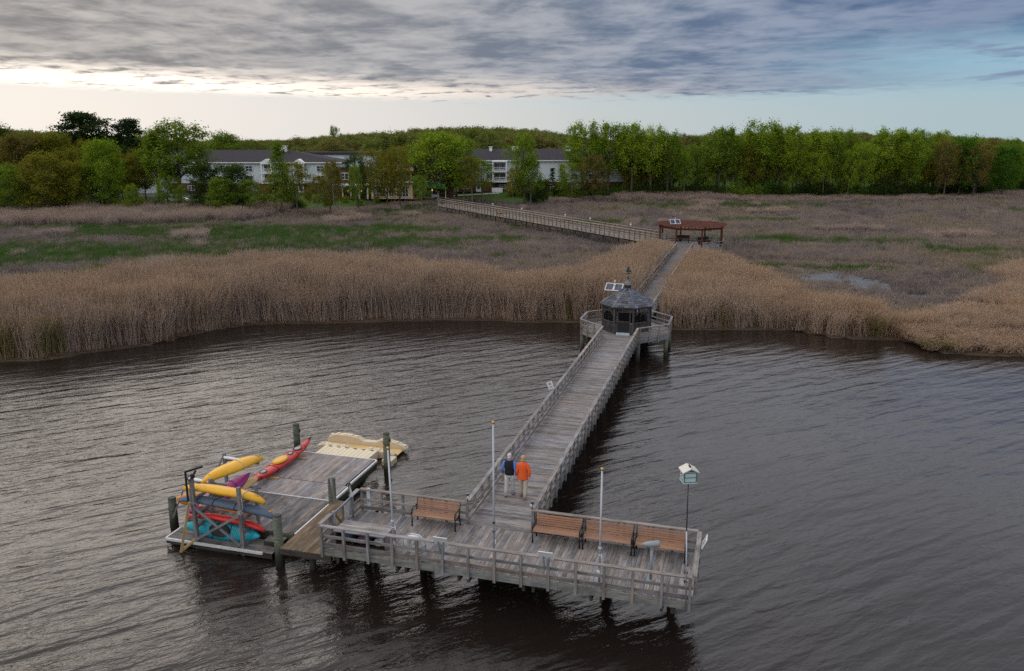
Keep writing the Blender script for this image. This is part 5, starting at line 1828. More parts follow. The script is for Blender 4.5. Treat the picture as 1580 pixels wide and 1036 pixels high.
# low front shelf the rack stands on
planks(fd, [(-17.93, 23.54 + i * 0.1442, 4.5, 0.0) for i in range(6)], M_FLOATDARK, 0.30)
beam('edge_strip', (-20.20, 23.43, 0.27), (-16.05, 23.43, 0.27), 0.07, 0.09, M_BUMPER, fd)
beam('edge_strip', (-20.20, 23.46, 0.27), (-20.20, 24.30, 0.27), 0.07, 0.09, M_BUMPER, fd)
beam('front_board', (-20.18, 23.45, 0.16), (-15.68, 23.45, 0.16), 0.04, 0.14, M_JOIST, fd)
for i in range(3):
    planks(fd, [(-15.95, 24.02 + i * 0.1442, 0.72, 0.0)], M_FLOATDARK, 0.50)
beam('step_riser', (-16.31, 23.94, 0.40), (-15.59, 23.94, 0.40), 0.035, 0.15, M_PILE, fd)
for (x, y) in ((-19, 25.4), (-16.6, 25.4), (-19, 28.2), (-16.6, 28.2), (-19, 30.8), (-16.6, 30.8), (-18, 23.9)):
    MB().box((x, y, 0.0), (1.7, 0.8 if y < 24 else 1.6, 0.40)).obj('float', M_BLACK, fd)

# mooring piles of the floating dock
for (x, y, top, lab) in ((-20.85, 24.75, 1.25, 'dark round mooring pile at the left front of the kayak rack'),
                         (-15.25, 23.28, 1.95, 'greenish mooring pile between the kayak rack and the brown ramp'),
                         (-15.12, 27.05, 1.75, 'mooring pile at the right edge of the floating dock behind the brown ramp'),
                         (-20.25, 33.1, 1.45, 'mooring pile behind the tip of the red kayak, with a chain'),
                         (-14.92, 31.85, 1.98, 'mooring pile before the right end of the beige kayak launch')):
    t = thing('mooring_pile', (x, y, 0), lab, 'mooring pile', 0, 'mooring piles of the floating dock')
    MB().tube([(0, 0, -2.5), (0, 0, 0.2), (0.01, 0, top)], [0.17, 0.165, 0.15], 14).obj('shaft', M_PILE, t, True)
    MB().tube([(0.01, 0, top - 0.004), (0.01, 0, top + 0.03)], [0.158, 0.13], 14).obj('cap', M_BLACK, t)
    if y > 30 or x < -20.5:
        ch = MB()
        for k in range(9):
            a = k * 0.75
            ch.tube([(0.165 * math.cos(a), 0.165 * math.sin(a), top - 0.25 - k * 0.035), (0.165 * math.cos(a + .6), 0.165 * math.sin(a + .6), top - 0.27 - k * 0.035)], 0.014, 5)
        ch.box((0.17, 0.0, top - 0.3), (0.09, 0.05, 0.16))
        ch.obj('chain', M_IRON, t)

# brown landing ramp between dock and platform
lr = thing('landing_ramp', (0, 0, 0), 'brown plank landing between the floating dock and the viewing platform', 'ramp')
planks(lr, [(-15.03 + i * 0.1442, 25.15, 4.1, math.pi / 2) for i in range(14)], M_BROWN, 0.80)
for y in (23.2, 25.1, 27.0):
    beam('joist', (-15.08, y, 0.66), (-13.10, y, 0.66), 0.07, 0.2, M_JOIST, lr)
beam('rim_board', (-15.10, 23.085, 0.68), (-13.08, 23.085, 0.68), 0.04, 0.2, M_JOIST, lr)
for (x0, y0, x1, y1, h) in ((-14.95, 27.0, -15.02, 26.85, 1.15), (-14.20, 27.05, -14.28, 26.9, 1.0)):
    beam('handrail_post', (x0, y0, 0.62), (x1, y1, 0.80 + h), 0.09, 0.09, M_DECK, lr)
beam('handrail', (-14.25, 26.9, 1.60), (-13.25, 25.2, 2.0), 0.04, 0.12, M_RAIL, lr)
for i in range(3):
    block('step', (-13.25 - 0.02, 24.0, 0.98 + i * 0.18), (0.9, 0.24 - i * 0.02, 0.04), M_BROWN, lr, math.pi / 2)
piles(lr, [(-14.0, 23.4), (-14.0, 26.9)], 0.56, 0.11)

# gate in the left side of the platform
gt = thing('gate', (XL, YF + 0.85, DZ), 'weathered gate with crossed slats in the left railing of the viewing platform', 'gate')
beam('gate_post', (0.02, 0.04, 0.002), (0.02, 0.04, 0.92), 0.09, 0.09, M_DECK, gt)
beam('gate_post', (0.02, 1.42, 0.002), (0.02, 1.42, 0.86), 0.09, 0.09, M_DECK, gt)
beam('gate_rail', (0.02, 0.10, 0.80), (0.02, 1.36, 0.84), 0.05, 0.09, M_RAIL, gt)
beam('gate_rail', (0.02, 0.74, 0.12), (0.02, 1.36, 0.12), 0.05, 0.08, M_RAIL, gt)
beam('gate_stile', (0.02, 0.72, 0.02), (0.02, 0.72, 0.78), 0.07, 0.05, M_BROWN, gt)
for i in range(5):
    beam('gate_slat', (-0.01 + i * .002, 0.76 + i * 0.10, 0.17), (-0.01 + i * .002, 0.98 + i * 0.09, 0.78), 0.02, 0.05, M_GALV, gt)
beam('brace', (0.02, 0.14, 0.75), (0.02, 0.66, 0.15), 0.04, 0.07, M_BROWN, gt)

# ------------------------------------------------------------------ kayaks
def ringpt(w, zk, zd, zc):
    """ten-point hull section: half width w, keel zk, deck edge zd, deck crown zc"""
    return [(-w, zd), (-w * .93, zd - (zd - zk) * .45), (-w * .62, zk + (zd - zk) * .12), (0, zk), (w * .62, zk + (zd - zk) * .12), (w * .93, zd - (zd - zk) * .45), (w, zd), (w * .6, zd + (zc - zd) * .75), (0, zc), (-w * .6, zd + (zc - zd) * .75)]


def hull_rings(L, W, H, rocker=0.14, end=0.05, n=15, blunt=1.0):
    rings = []
    for i in range(n):
        t = -1 + 2 * i / (n - 1)
        s = max(0.0, 1 - abs(t) ** (2.1 * blunt)) ** 0.85
        w = W / 2 * s + end
        up_ = rocker * abs(t) ** 3
        zk = up_ + 0.0 + H * .30 * abs(t) ** 6
        zd = H * 0.62 + up_ * 1.1
        zc = zd + H * 0.34 * (1 - 0.65 * abs(t))
        rings.append([(t * L / 2, y, z) for y, z in ringpt(w, zk, zd, zc)])
    return rings


def kayak(p, q, mat, label, W=0.60, H=0.30, roll=0.0, cockpit=True, cover=None, hatches=(), straps=(), rim=True, name='kayak', ribs=False, rudder=False, logo=False):
    """boat from stern p to bow q, both the middle of the hull ends; roll turns it about its length"""
    p, q = Vector(p), Vector(q)
    d = q - p
    L = d.length
    d.normalize()
    yv = Vector((0, 0, 1)).cross(d).normalized()
    zv = d.cross(yv)
    t = thing(name, (0, 0, 0), label, 'kayak')
    M = Matrix((d, yv, zv)).transposed().to_4x4()
    M = M @ Matrix.Rotation(roll, 4, 'X') @ Matrix.Translation((0, 0, -H / 2))
    M.translation = (p + q) / 2 + (M.to_3x3() @ Vector((0, 0, -H / 2)))
    t.matrix_world = M
    rg = hull_rings(L, W, H)
    MB().loft(rg).obj('hull', mat, t, True)
    zc = H * 0.96
    if ribs:
        rb = MB()
        for s in (-0.5, 0.0, 0.5):
            rb.tube([(x * L / 2, s * W * .55 * (1 - abs(x) ** 2), 0.02 + H * .04 + 0.14 * abs(x) ** 3 + abs(s) * .03) for x in (-.8, -.5, -.2, 0.1, .4, .7, .85)], 0.022, 6)
        rb.obj('keel_ridge', mat, t, True)
    if cockpit:
        el_ = [(0.42 * math.cos(a) - 0.1, 0.235 * math.sin(a)) for a in [k * math.pi / 10 for k in range(20)]]
        MB().loft([[(x, y, zc - 0.02) for x, y in el_], [(x * .98, y * .98, zc + 0.005) for x, y in el_]]).obj('cockpit', M_BLACK, t)
        if rim:
            MB().tube([(x, y, zc + 0.012) for x, y in el_] + [(el_[0][0], el_[0][1], zc + .012)], 0.022, 6).obj('cockpit_rim', M_BLACK, t, True)
    if cover:
        el_ = [(0.50 * math.cos(a) - 0.1, 0.265 * math.sin(a)) for a in [k * math.pi / 10 for k in range(20)]]
        MB().loft([[(x, y, zc - 0.02) for x, y in el_], [(x, y, zc + 0.03) for x, y in el_], [(x * .7, y * .7, zc + 0.055) for x, y in el_]]).obj('cockpit_cover', cover, t, True)
    for (hx, hr) in hatches:
        hz = H * 0.62 + 0.14 * abs(hx * 2 / L) ** 3 * 1.1 + H * 0.34 * (1 - 0.65 * abs(hx * 2 / L))
        el_ = [(hx + hr * 1.5 * math.cos(a), hr * math.sin(a)) for a in [k * math.pi / 8 for k in range(16)]]
        h_ = MB().loft([[(x, y, hz - 0.03) for x, y in el_], [(x, y, hz + 0.015) for x, y in el_]]).obj('hatch', M_BLACK, t)
        MB().loft([[(hx + (x - hx) * .68, y * .68, hz + 0.014) for x, y in el_], [(hx + (x - hx) * .62, y * .62, hz + 0.028) for x, y in el_]]).obj('hatch_lid', M_GREY, h_)
    for sx in straps:
        i = min(range(len(rg)), key=lambda k: abs(rg[k][0][0] - sx))
        mm = sum((Vector(v) for v in rg[i]), Vector()) / len(rg[i])
        loop = [mm + (Vector(v) - mm) * 1.035 for v in rg[i]]
        for v in loop:
            v.x = sx
        MB().tube(loop + [loop[0]], 0.014, 5).obj('strap', M_BLACK if mat is not M_YEL else M_CORD, t)
    if rudder:
        MB().box((L / 2 + 0.02, 0, H * 0.8 + 0.12), (0.22, 0.03, 0.10)).box((L / 2 - 0.05, 0, H * 0.8 + 0.06), (0.16, 0.05, 0.05)).obj('rudder', M_BLACK, t)
    if logo:
        MB().box((1.30, -0.16, H * .62 + .05), (0.12, 0.012, 0.06)).obj('badge', M_WHITE, t)
    return t


kayak((-19.62, 23.98, 0.66), (-16.42, 24.0, 0.62), M_TEAL, 'teal kayak lying on its side on the lowest arms of the rack', roll=1.15, straps=(-0.4, 0.35), logo=True)
kayak((-19.45, 23.95, 1.20), (-16.22, 23.98, 1.05), M_REDK, 'red kayak on the rack between the teal kayak and the covered boat', roll=2.7, cockpit=False, straps=(-1.0,), ribs=True)
kayak((-19.78, 23.95, 1.84), (-15.78, 23.98, 1.63), M_COVER, 'long boat wrapped in a blue grey cover, under the front yellow kayak', W=0.56, H=0.34, roll=2.9, cockpit=False, straps=(-1.2, -0.4, 0.5, 1.3))
kayak((-19.0, 24.05, 1.585), (-15.98, 24.08, 1.475), M_ORG, 'orange hull strip peeping out below the blue grey covered boat', W=0.34, H=0.12, cockpit=False)
kayak((-19.55, 23.95, 2.33), (-16.15, 24.0, 2.17), M_YEL, 'yellow kayak lying upside down on the front of the rack, over the covered boat', W=0.62, H=0.34, roll=math.pi - 0.25, cockpit=False, straps=(0.95,), ribs=True)
kayak((-19.35, 24.75, 2.22), (-18.62, 27.75, 2.12), M_YEL, 'yellow kayak lying upside down at a slant behind the front yellow kayak', W=0.60, H=0.33, roll=math.pi + 0.2, cockpit=False, straps=(0.25,), ribs=True)
kayak((-19.92, 24.55, 0.76), (-18.98, 27.2, 1.36), M_MAG, 'magenta kayak on the rear arms below the slanted yellow kayak', W=0.62, H=0.36, roll=0.4, straps=(0.7,))
kayak((-19.75, 24.85, 0.95), (-18.85, 27.45, 1.12), M_CREAM, 'cream and orange kayak beside the magenta kayak on the rear arms', W=0.40, H=0.20, roll=0.9, straps=(-0.9,), cockpit=False)
kayak((-20.38, 24.40, 1.33), (-19.9, 25.2, 1.22), M_ORG, 'orange kayak end sticking out left of the rack under the covered boat', W=0.40, H=0.20, roll=0.6, cockpit=False)
kayak((-19.12, 27.45, 0.90), (-19.08, 32.3, 0.92), M_REDK, 'long red sea kayak with yellow cockpit cover lying along the dock edge', W=0.56, H=0.33, cockpit=False, cover=M_YEL, hatches=((-1.45, 0.15), (1.35, 0.19), (0.72, 0.12)), straps=(-0.75, -1.9, 0.95, 1.75), rudder=True)
cr_ = thing('kayak_cradle', (-19.1, 29.9, FZ), 'low lumber cradle under the red sea kayak', 'cradle')
for y in (-1.2, 1.1):
    MB().box((0.1, y, 0.035), (0.9, 0.09, 0.07)).obj('bearer', M_LUMBER, cr_)

# front rack
rk = thing('kayak_rack', (0, 0, 0), 'grey timber kayak rack with crossed braces at the front of the floating dock', 'rack')
for (x, top) in ((-18.9, 2.80), (-16.93, 2.70)):
    beam('post', (x, 23.56, 0.02), (x, 23.56, top), 0.125, 0.125, M_RACK, rk)
    beam('post', (x, 24.62, FZ), (x, 24.62, 2.35), 0.11, 0.11, M_RACK, rk)
    for z in (0.40, 0.86, 1.36, 1.96):
        beam('arm', (x, 23.63, z), (x, 24.57, z), 0.09, 0.09, M_RACK, rk)
beam('cross_brace', (-18.86, 23.47, 1.72), (-16.98, 23.47, 0.42), 0.045, 0.09, M_RACK, rk)
beam('cross_brace', (-18.86, 23.42, 0.42), (-16.98, 23.42, 1.62), 0.045, 0.09, M_RACK, rk)
beam('prop', (-18.95, 23.40, 1.95), (-19.28, 23.08, 0.02), 0.05, 0.09, M_LUMBER, rk)
beam('prop', (-19.28, 23.12, 0.06), (-18.90, 23.47, 0.42), 0.05, 0.09, M_LUMBER, rk)
bk = MB()
bk.tube([(-19.05, 23.46, 1.9), (-19.05, 23.46, 3.12)], 0.04, 6).bar((-19.05, 23.46, 3.10), (-18.62, 23.9, 3.18), 0.07, 0.07).bar((-18.92, 23.5, 2.75), (-18.78, 23.7, 3.08), 0.06, 0.06).box((-18.86, 23.6, 2.9), (0.12, 0.1, 0.16))
bk.obj('hoist_bracket', M_BLACK, rk)
for (x, z) in ((-18.9, 1.78), (-16.93, 1.62), (-16.93, 1.66)):
    MB().tube([(x + .085 * math.cos(a), 23.56 + .085 * math.sin(a), z + .01 * a) for a in [k * .7 for k in range(18)]], 0.016, 5).obj('cord', M_CORD, rk)
hang = [(-17.0, 23.70, 2.35), (-16.75, 23.45, 2.25), (-16.72, 23.42, 1.95), (-16.9, 23.47, 1.72)]
MB().tube(hang, 0.014, 5).obj('cord', M_CORD, rk)
# rear rack
r2 = thing('kayak_rack', (0, 0, 0), 'small rear kayak rack of posts with white padded arms behind the yellow kayaks', 'rack')
for y in (25.0, 27.25):
    x = -20.12
    beam('post', (x, y, FZ - 0.3), (x, y, 2.25), 0.11, 0.11, M_RACK, r2)
    for z in (0.82, 1.92):
        beam('arm', (x, y + 0.11, z), (x + 1.55, y + 0.11, z), 0.08, 0.08, M_RACK, r2)
    MB().tube([(x + 0.06, y - 0.1, 2.10), (x + 1.05, y - 0.1, 2.06)], 0.062, 10).obj('arm_pad', M_WHITE, r2, True)
    beam('knee_brace', (x + 0.05, y, 1.55), (x + 0.45, y, 2.0), 0.06, 0.06, M_RACK, r2)
    beam('stay', (x - 0.05, y - .06, 2.1), (x - 0.55, y - 0.5, 0.55), 0.05, 0.05, M_RACK, r2)

# ------------------------------------------------------------------ beige kayak launch
kl = thing('kayak_launch', (0, 0, 0), 'beige plastic floating kayak launch with scalloped side walls at the far end of the dock', 'kayak launch')
MB().box((-17.47, 32.66, 0.22), (2.74, 1.46, 0.34)).obj('ramp_body', M_BEIGE, kl)
for i in range(13):
    block('tread', (-18.74 + i * 0.2115, 32.66, 0.41), (1.44, 0.195, 0.05), M_BEIGE2, kl, math.pi / 2)
for i in range(6):
    block('slot', (-18.55 + i * 0.44, 33.30, 0.442), (0.17, 0.07, 0.014), M_BLACK, kl)


def wall_piece(name, prof, y0, y1, mat):
    n = len(prof)
    vs = [(x, y0, z) for x, z in prof] + [(x, y1, z) for x, z in prof]
    o = MB().add(vs, [tuple(range(n)), tuple(range(2 * n - 1, n - 1, -1))] + [(i, n + i, n + (i + 1) % n, (i + 1) % n) for i in range(n)]).obj(name, mat, kl)
    bv = o.modifiers.new('soft', 'BEVEL')
    bv.width = 0.03
    bv.segments = 2
    bv.limit_method = 'ANGLE'
    return o


wall_piece('near_wall', [(-19.40, 0.020), (-17.60, 0.020), (-17.62, 0.265), (-17.80, 0.406), (-19.05, 0.437), (-19.36, 0.359)], 33.42, 33.74, M_BEIGE)
wall_piece('near_wall', [(-16.90, 0.020), (-15.30, 0.020), (-15.30, 0.281), (-15.50, 0.359), (-16.70, 0.429), (-16.88, 0.281)], 33.42, 33.74, M_BEIGE)
wall_piece('channel', [(-19.40, 0.020), (-15.35, 0.020), (-15.22, 0.160), (-15.35, 0.203), (-19.40, 0.203)], 33.76, 34.40, M_CREAM)
wall_piece('far_wall', [(-19.25, 0.020), (-15.35, 0.020), (-15.05, 0.200), (-15.10, 0.281), (-15.45, 0.429), (-15.95, 0.546), (-16.45, 0.546), (-16.70, 0.406), (-17.35, 0.390), (-17.65, 0.546), (-18.25, 0.624), (-18.90, 0.593), (-19.24, 0.452), (-19.36, 0.281)], 34.42, 34.74, M_BEIGE)
wall_piece('corner_float', [(-15.62, -0.050), (-15.10, -0.050), (-15.10, 0.265), (-15.62, 0.265)], 32.75, 33.36, M_BEIGE)
for (x, z) in ((-19.1, 0.546), (-18.75, 0.612), (-18.4, 0.624), (-18.05, 0.612), (-17.75, 0.573), (-16.35, 0.558), (-16.0, 0.554), (-15.6, 0.488), (-15.2, 0.351)):
    block('coupling_tab', (x, 34.58, z), (0.13, 0.16, 0.04), M_BEIGE2, kl)
for (x, z) in ((-19.1, 0.448), (-18.7, 0.441), (-18.3, 0.433), (-17.95, 0.425), (-16.55, 0.437), (-16.15, 0.417), (-15.75, 0.390)):
    block('coupling_tab', (x, 33.58, z), (0.13, 0.16, 0.04), M_BEIGE2, kl)

# ------------------------------------------------------------------ benches on the platform
def make_bench(loc, label, group, L=1.70, plaque=False):
    t = thing('bench', loc, label, 'bench', 0, group)
    for i in range(5):
        block('seat_slat', (0, 0.06 + i * 0.098, 0.43 + 0.004 * abs(i - 2)), (L - 0.08, 0.085, 0.035), M_SLAT, t)
    for i in range(5):
        z = 0.49 + i * 0.074
        block('back_slat', (0, 0.52 + (z - 0.45) * 0.28, z), (L - 0.08, 0.028, 0.062), M_SLAT, t, 0, -0.27)
    for s in (-1, 1):
        f = MB()
        x = s * (L / 2 - 0.035)
        f.tube([(x, 0.05, 0), (x, 0.07, 0.28), (x, 0.05, 0.42)], [0.03, 0.022, 0.025], 7)
        f.tube([(x, 0.60, 0), (x, 0.52, 0.28), (x, 0.50, 0.42), (x, 0.635, 0.85)], [0.03, 0.024, 0.026, 0.022], 7)
        f.bar((x, 0.04, 0.405), (x, 0.54, 0.405), 0.045, 0.03)
        f.tube([(x, 0.05, 0.42), (x, 0.02, 0.55), (x, 0.06, 0.64), (x, 0.18, 0.665), (x, 0.38, 0.64), (x, 0.56, 0.63)], 0.022, 7)
        f.tube([(x, 0.12 + .055 * math.cos(a), 0.555 + .055 * math.sin(a)) for a in [k * math.pi / 4 for k in range(9)]], 0.012, 5)
        f.obj('side_frame', M_IRON, t, True)
    st = MB()
    for x in (-0.28, 0.28):
        st.bar((x, 0.05, 0.402), (x, 0.52, 0.402), 0.05, 0.02).bar((x, 0.535, 0.42), (x, 0.665, 0.83), 0.09, 0.014)
    st.obj('centre_strap', M_IRON, t)
    if plaque:
        block('plaque', (-0.02, 0.638, 0.786), (0.20, 0.012, 0.06), M_IRON, t, 0, -0.27)
    return t


make_bench((-9.86, 24.62, DZ), 'brown slatted bench alone at the left of the boardwalk entrance', 'brown benches on the platform')
make_bench((-5.42, 24.60, DZ), 'brown slatted bench next to the boardwalk corner, first of the three in a row', 'brown benches on the platform')
make_bench((-3.68, 24.60, DZ), 'brown slatted bench in the middle of the three in a row', 'brown benches on the platform')
make_bench((-1.94, 24.60, DZ), 'brown slatted bench with a dark plaque at the end of the row by the birdhouse', 'brown benches on the platform', plaque=True)

# ------------------------------------------------------------------ flagpoles
for (x, y, top, lean, lab) in ((-10.42, 22.56, 5.23, -0.10, 'leaning grey flagpole at the left of the viewing platform'),
                               (-6.97, 22.56, 6.45, 0.0, 'tallest grey flagpole, in the middle of the viewing platform'),
                               (-3.57, 22.56, 5.31, 0.0, 'grey flagpole before the row of benches')):
    t = thing('flagpole', (x, y, DZ), lab, 'flagpole', 0, 'flagpoles along the front railing')
    H = top - DZ
    MB().tube([(0, 0, 0), (lean * .3, 0, H * .3), (lean, 0, H)], [0.038, 0.036, 0.030], 10).obj('pole', M_GALV, t, True)
    MB().ball((lean, 0, H + 0.05), 0.055, 10, 6).obj('finial', M_BRASS, t, True)
    MB().tube([(lean * .33, 0, H * .33), (lean * .34, 0, H * .33 + .05)], 0.048, 10).tube([(lean * .3, 0, H * .27), (lean * .31, 0, H * .27 + .03)], 0.045, 10).obj('collar', M_BLACK if lab.startswith('tall') else M_WHITE, t)
    c = MB().box((0.05, 0.0, 1.0), (0.03, 0.03, 0.14)).box((-0.02, -0.05, 0.42), (0.10, 0.08, 0.20))
    c.obj('cleat', M_WHITE, t)
    MB().tube([(lean - .0, 0.05, H - .05), (lean * .5 - .02, 0.055, H * .5), (0.03, 0.05, 1.05)], 0.006, 4).obj('halyard', M_CORD, t)
    MB().box((0, 0, 0.01), (0.16, 0.16, 0.02)).obj('base_plate', M_GALV, t)

# ------------------------------------------------------------------ birdhouse on a pole
bh = thing('birdhouse', (-1.03, 22.24, DZ - 0.25), 'white and green birdhouse on a tall thin pole at the right corner of the platform', 'birdhouse', 0.38)
HB = 5.42 - (DZ - 0.25)
MB().tube([(0.12, -0.05, 0), (0.08, -0.03, 1.3), (0.03, 0, 2.6)], 0.022, 8).obj('lower_pole', M_GALV, bh, True)
MB().tube([(0.03, 0, 2.55), (0.0, 0, HB)], 0.018, 8).obj('upper_pole', simple('dark_pole', (0.04, 0.03, 0.035), 0.5), bh, True)
for z in (0.95, 1.25, 1.5):
    MB().box((0.09, 0.02, z), (0.09, 0.10, 0.05)).obj('clamp', M_IRON, bh)
hw_, hd_, hh_ = 0.18, 0.17, 0.31
MB().box((0, 0, HB + 0.01), (hw_ * 2 + .05, hd_ * 2 + .05, 0.025)).obj('floor', M_LBLUE, bh)
MB().box((0, 0, HB + 0.025 + hh_ / 2), (hw_ * 2 - .02, hd_ * 2 - .02, hh_)).obj('house_body', M_LBLUE, bh)
for sx in (-1, 1):
    for sy_ in (-1, 1):
        MB().box((sx * hw_, sy_ * hd_, HB + 0.025 + hh_ / 2), (0.028, 0.028, hh_)).obj('corner_post', M_GREENP, bh)
for s in (-1, 1):
    for z in (0.035, 0.175, 0.315):
        MB().box((0, s * hd_, HB + z), (hw_ * 2 - .03, 0.022, 0.013)).box((s * hw_, 0, HB + z), (0.022, hd_ * 2 - .03, 0.013)).obj('green_rail', M_GREENP, bh)
    for j in (-1, 1):
        for z in (0.105, 0.245):
            MB().box((s * (hw_ - .005), j * .08, HB + z), (0.012, 0.055, 0.06)).obj('entrance', M_BLACK, bh)
            MB().box((s * (hw_ + .004), j * .132, HB + z), (0.03, 0.03, 0.11)).obj('side_slat', M_WHITE, bh)
    MB().box((s * (hw_ + .004), 0, HB + 0.205), (0.034, 0.03, 0.30)).obj('side_slat', M_WHITE, bh)
z0, z1 = HB + 0.335, HB + 0.43
for s in (-1, 1):
    pr = [(s * (hw_ + .06), z0 - .02), (0.003 * s, z1), (0.003 * s, z1 + .03), (s * (hw_ + .06), z0 + .01)]
    vs = [(x, -(hd_ + .05), z) for x, z in pr] + [(x, hd_ + .05, z) for x, z in pr]
    MB().add(vs, [(0, 1, 2, 3), (7, 6, 5, 4), (0, 4, 5, 1), (1, 5, 6, 2), (2, 6, 7, 3), (3, 7, 4, 0)]).obj('roof_panel', M_ROOFP, bh)
    yy = s * (hd_ - .012)
    MB().add([(-hw_ + .01, yy, HB + .335), (hw_ - .01, yy, HB + .335), (0, yy, z1 - .01), (-hw_ + .01, yy - .02 * s, HB + .335), (hw_ - .01, yy - .02 * s, HB + .335), (0, yy - .02 * s, z1 - .01)], [(0, 1, 2), (5, 4, 3), (0, 3, 4, 1), (1, 4, 5, 2), (2, 5, 3, 0)]).obj('gable', M_GREENP, bh)
MB().box((0, -0.05, z1 + .045), (0.03, 0.14, 0.05)).obj('roof_vent', M_BLACK, bh)

# ------------------------------------------------------------------ spotting scope
sc = thing('spotting_scope', (-2.07, 23.32, DZ), 'grey spotting scope on a post before the plaque bench', 'spotting scope')
MB().tube([(0, 0, 0), (0, 0, 1.10)], 0.045, 12).obj('post', M_GREY, sc, True)
MB().tube([(0, 0, 0), (0, 0, 0.025)], 0.12, 14).obj('base_plate', M_GREY, sc)
MB().tube([(0.24, 0.02, 1.26), (0.20, 0.02, 1.26), (-0.05, -0.01, 1.22), (-0.2, -0.02, 1.20), (-0.26, -0.02, 1.19)], [0.095, 0.105, 0.10, 0.075, 0.06], 14).obj('scope_body', M_GREY, sc, True)
MB().tube([(-0.27, -0.02, 1.19), (-0.31, -0.025, 1.185)], 0.045, 12).obj('eyepiece', M_LUMBER, sc, True)
MB().box((0, 0, 1.12), (0.10, 0.12, 0.10)).obj('yoke', M_GREY, sc)

# ------------------------------------------------------------------ signs on the rail
def rail_sign(x, y, z, rz, label, w=0.46, h=0.34, tilt=0.42):
    t = thing('information_sign', (x, y, z), label, 'sign', rz, 'white signs tilted on the railing')
    M = Matrix.Translation((0, -0.08, 0.12)) @ Matrix.Rotation(tilt, 4, 'X')
    MB().box((0, 0, 0), (w, 0.025, h), M=M).obj('sign_board', M_WHITE, t)
    pr = MB()
    pr.box((0, 0.0175, 0.07), (w * .8, 0.006, 0.05), M=M)
    for i in range(5):
        pr.box((-.02 + .01 * (i % 2), 0.0175, 0.01 - i * .033), (w * (.74 - .05 * (i % 3)), 0.006, 0.012), M=M)
    pr.obj('printed_lines', M_GREY, t)
    for s in (-1, 1):
        MB().bar((s * 0.07, 0.05, -0.42), (s * 0.085, -0.10, 0.10), 0.035, 0.05).obj('bracket', M_GREY, t)
    return t


rail_sign(-8.62, YF - 0.16, DZ + RAILH + 0.04, 0.0, 'white information sign on the front railing left of the tallest flagpole')
rail_sign(-5.17, YF - 0.16, DZ + RAILH + 0.04, 0.0, 'white information sign on the front railing between the two right flagpoles')
rail_sign(XR + 0.16, 24.35, DZ + RAILH + 0.06, math.pi / 2, 'white information sign leaning out from the right end railing behind the birdhouse pole')
ws = thing('notice_sign', (WL - 0.18, 39.3, DZ + RAILH - 0.1), 'small white notice tilted on the left railing halfway along the boardwalk', 'sign', 0.3)
M = Matrix.Translation((-0.06, 0, 0.30)) @ Matrix.Rotation(-0.35, 4, 'Y')
MB().box((0, 0, 0), (0.30, 0.025, 0.42), M=M).obj('sign_board', M_WHITE, ws)
MB().box((0.0, -0.016, 0.09), (0.10, 0.008, 0.11), M=M).box((0.0, -0.016, -0.06), (0.2, 0.008, 0.02), M=M).box((0.0, -0.016, -0.11), (0.16, 0.008, 0.02), M=M).obj('printed_lines', M_GREY, ws)
MB().bar((0.05, 0.03, -0.35), (-0.05, 0.03, 0.25), 0.04, 0.03).obj('bracket', M_GREY, ws)

# spot lamps on the two corner posts at the entrance
for (x, rz, lab) in ((WL - 0.02, 0.5, 'small black spot lamp on the left corner post of the boardwalk entrance'), (WR + 0.02, -0.3, 'small black spot lamp on the right corner post of the boardwalk entrance')):
    t = thing('spot_lamp', (x, YB + 0.06, DZ + RAILH + 0.02), lab, 'lamp', rz)
    MB().tube([(0, 0, 0), (0, 0, 0.14)], 0.018, 6).obj('stem', M_IRON, t)
    MB().tube([(0, 0.07, 0.24), (0, -0.02, 0.21), (0, -0.06, 0.20)], [0.045, 0.06, 0.065], 10).obj('lamp_head', M_IRON, t)
    MB().tube([(0, -0.062, 0.20), (0, -0.075, 0.198)], 0.055, 10).obj('lens', M_WHITE, t)
    MB().box((0, 0.04, 0.29), (0.13, 0.11, 0.015)).obj('solar_plate', M_PV, t)

# life ring behind the front railing
lr_ = thing('life_ring', (-9.72, YF + 0.20, DZ), 'white life ring leaning inside the front railing between flagpole and sign', 'life ring')
MT = Matrix.Translation((0, 0.06, 0.48)) @ Matrix.Rotation(0.18, 4, 'X')
pts_ = [MT @ Vector((0.27 * math.cos(a), 0, 0.27 * math.sin(a))) for a in [k * 2 * math.pi / 24 for k in range(25)]]
MB().tube(pts_, 0.12, 10, cap=False).obj('ring', M_WHITE, lr_, True)
rope = [MT @ Vector((0.40 * math.cos(a), -0.02, 0.40 * math.sin(a))) for a in [k * 2 * math.pi / 16 for k in range(17)]]
MB().tube(rope, 0.012, 5, cap=False).obj('grab_line', M_CORD, lr_)
hk = MB().box((0, 0.16, 0.42), (0.09, 0.07, 0.84)).box((0, 0.10, 0.84), (0.07, 0.12, 0.05))
hk.obj('hanger', M_RAIL, lr_)

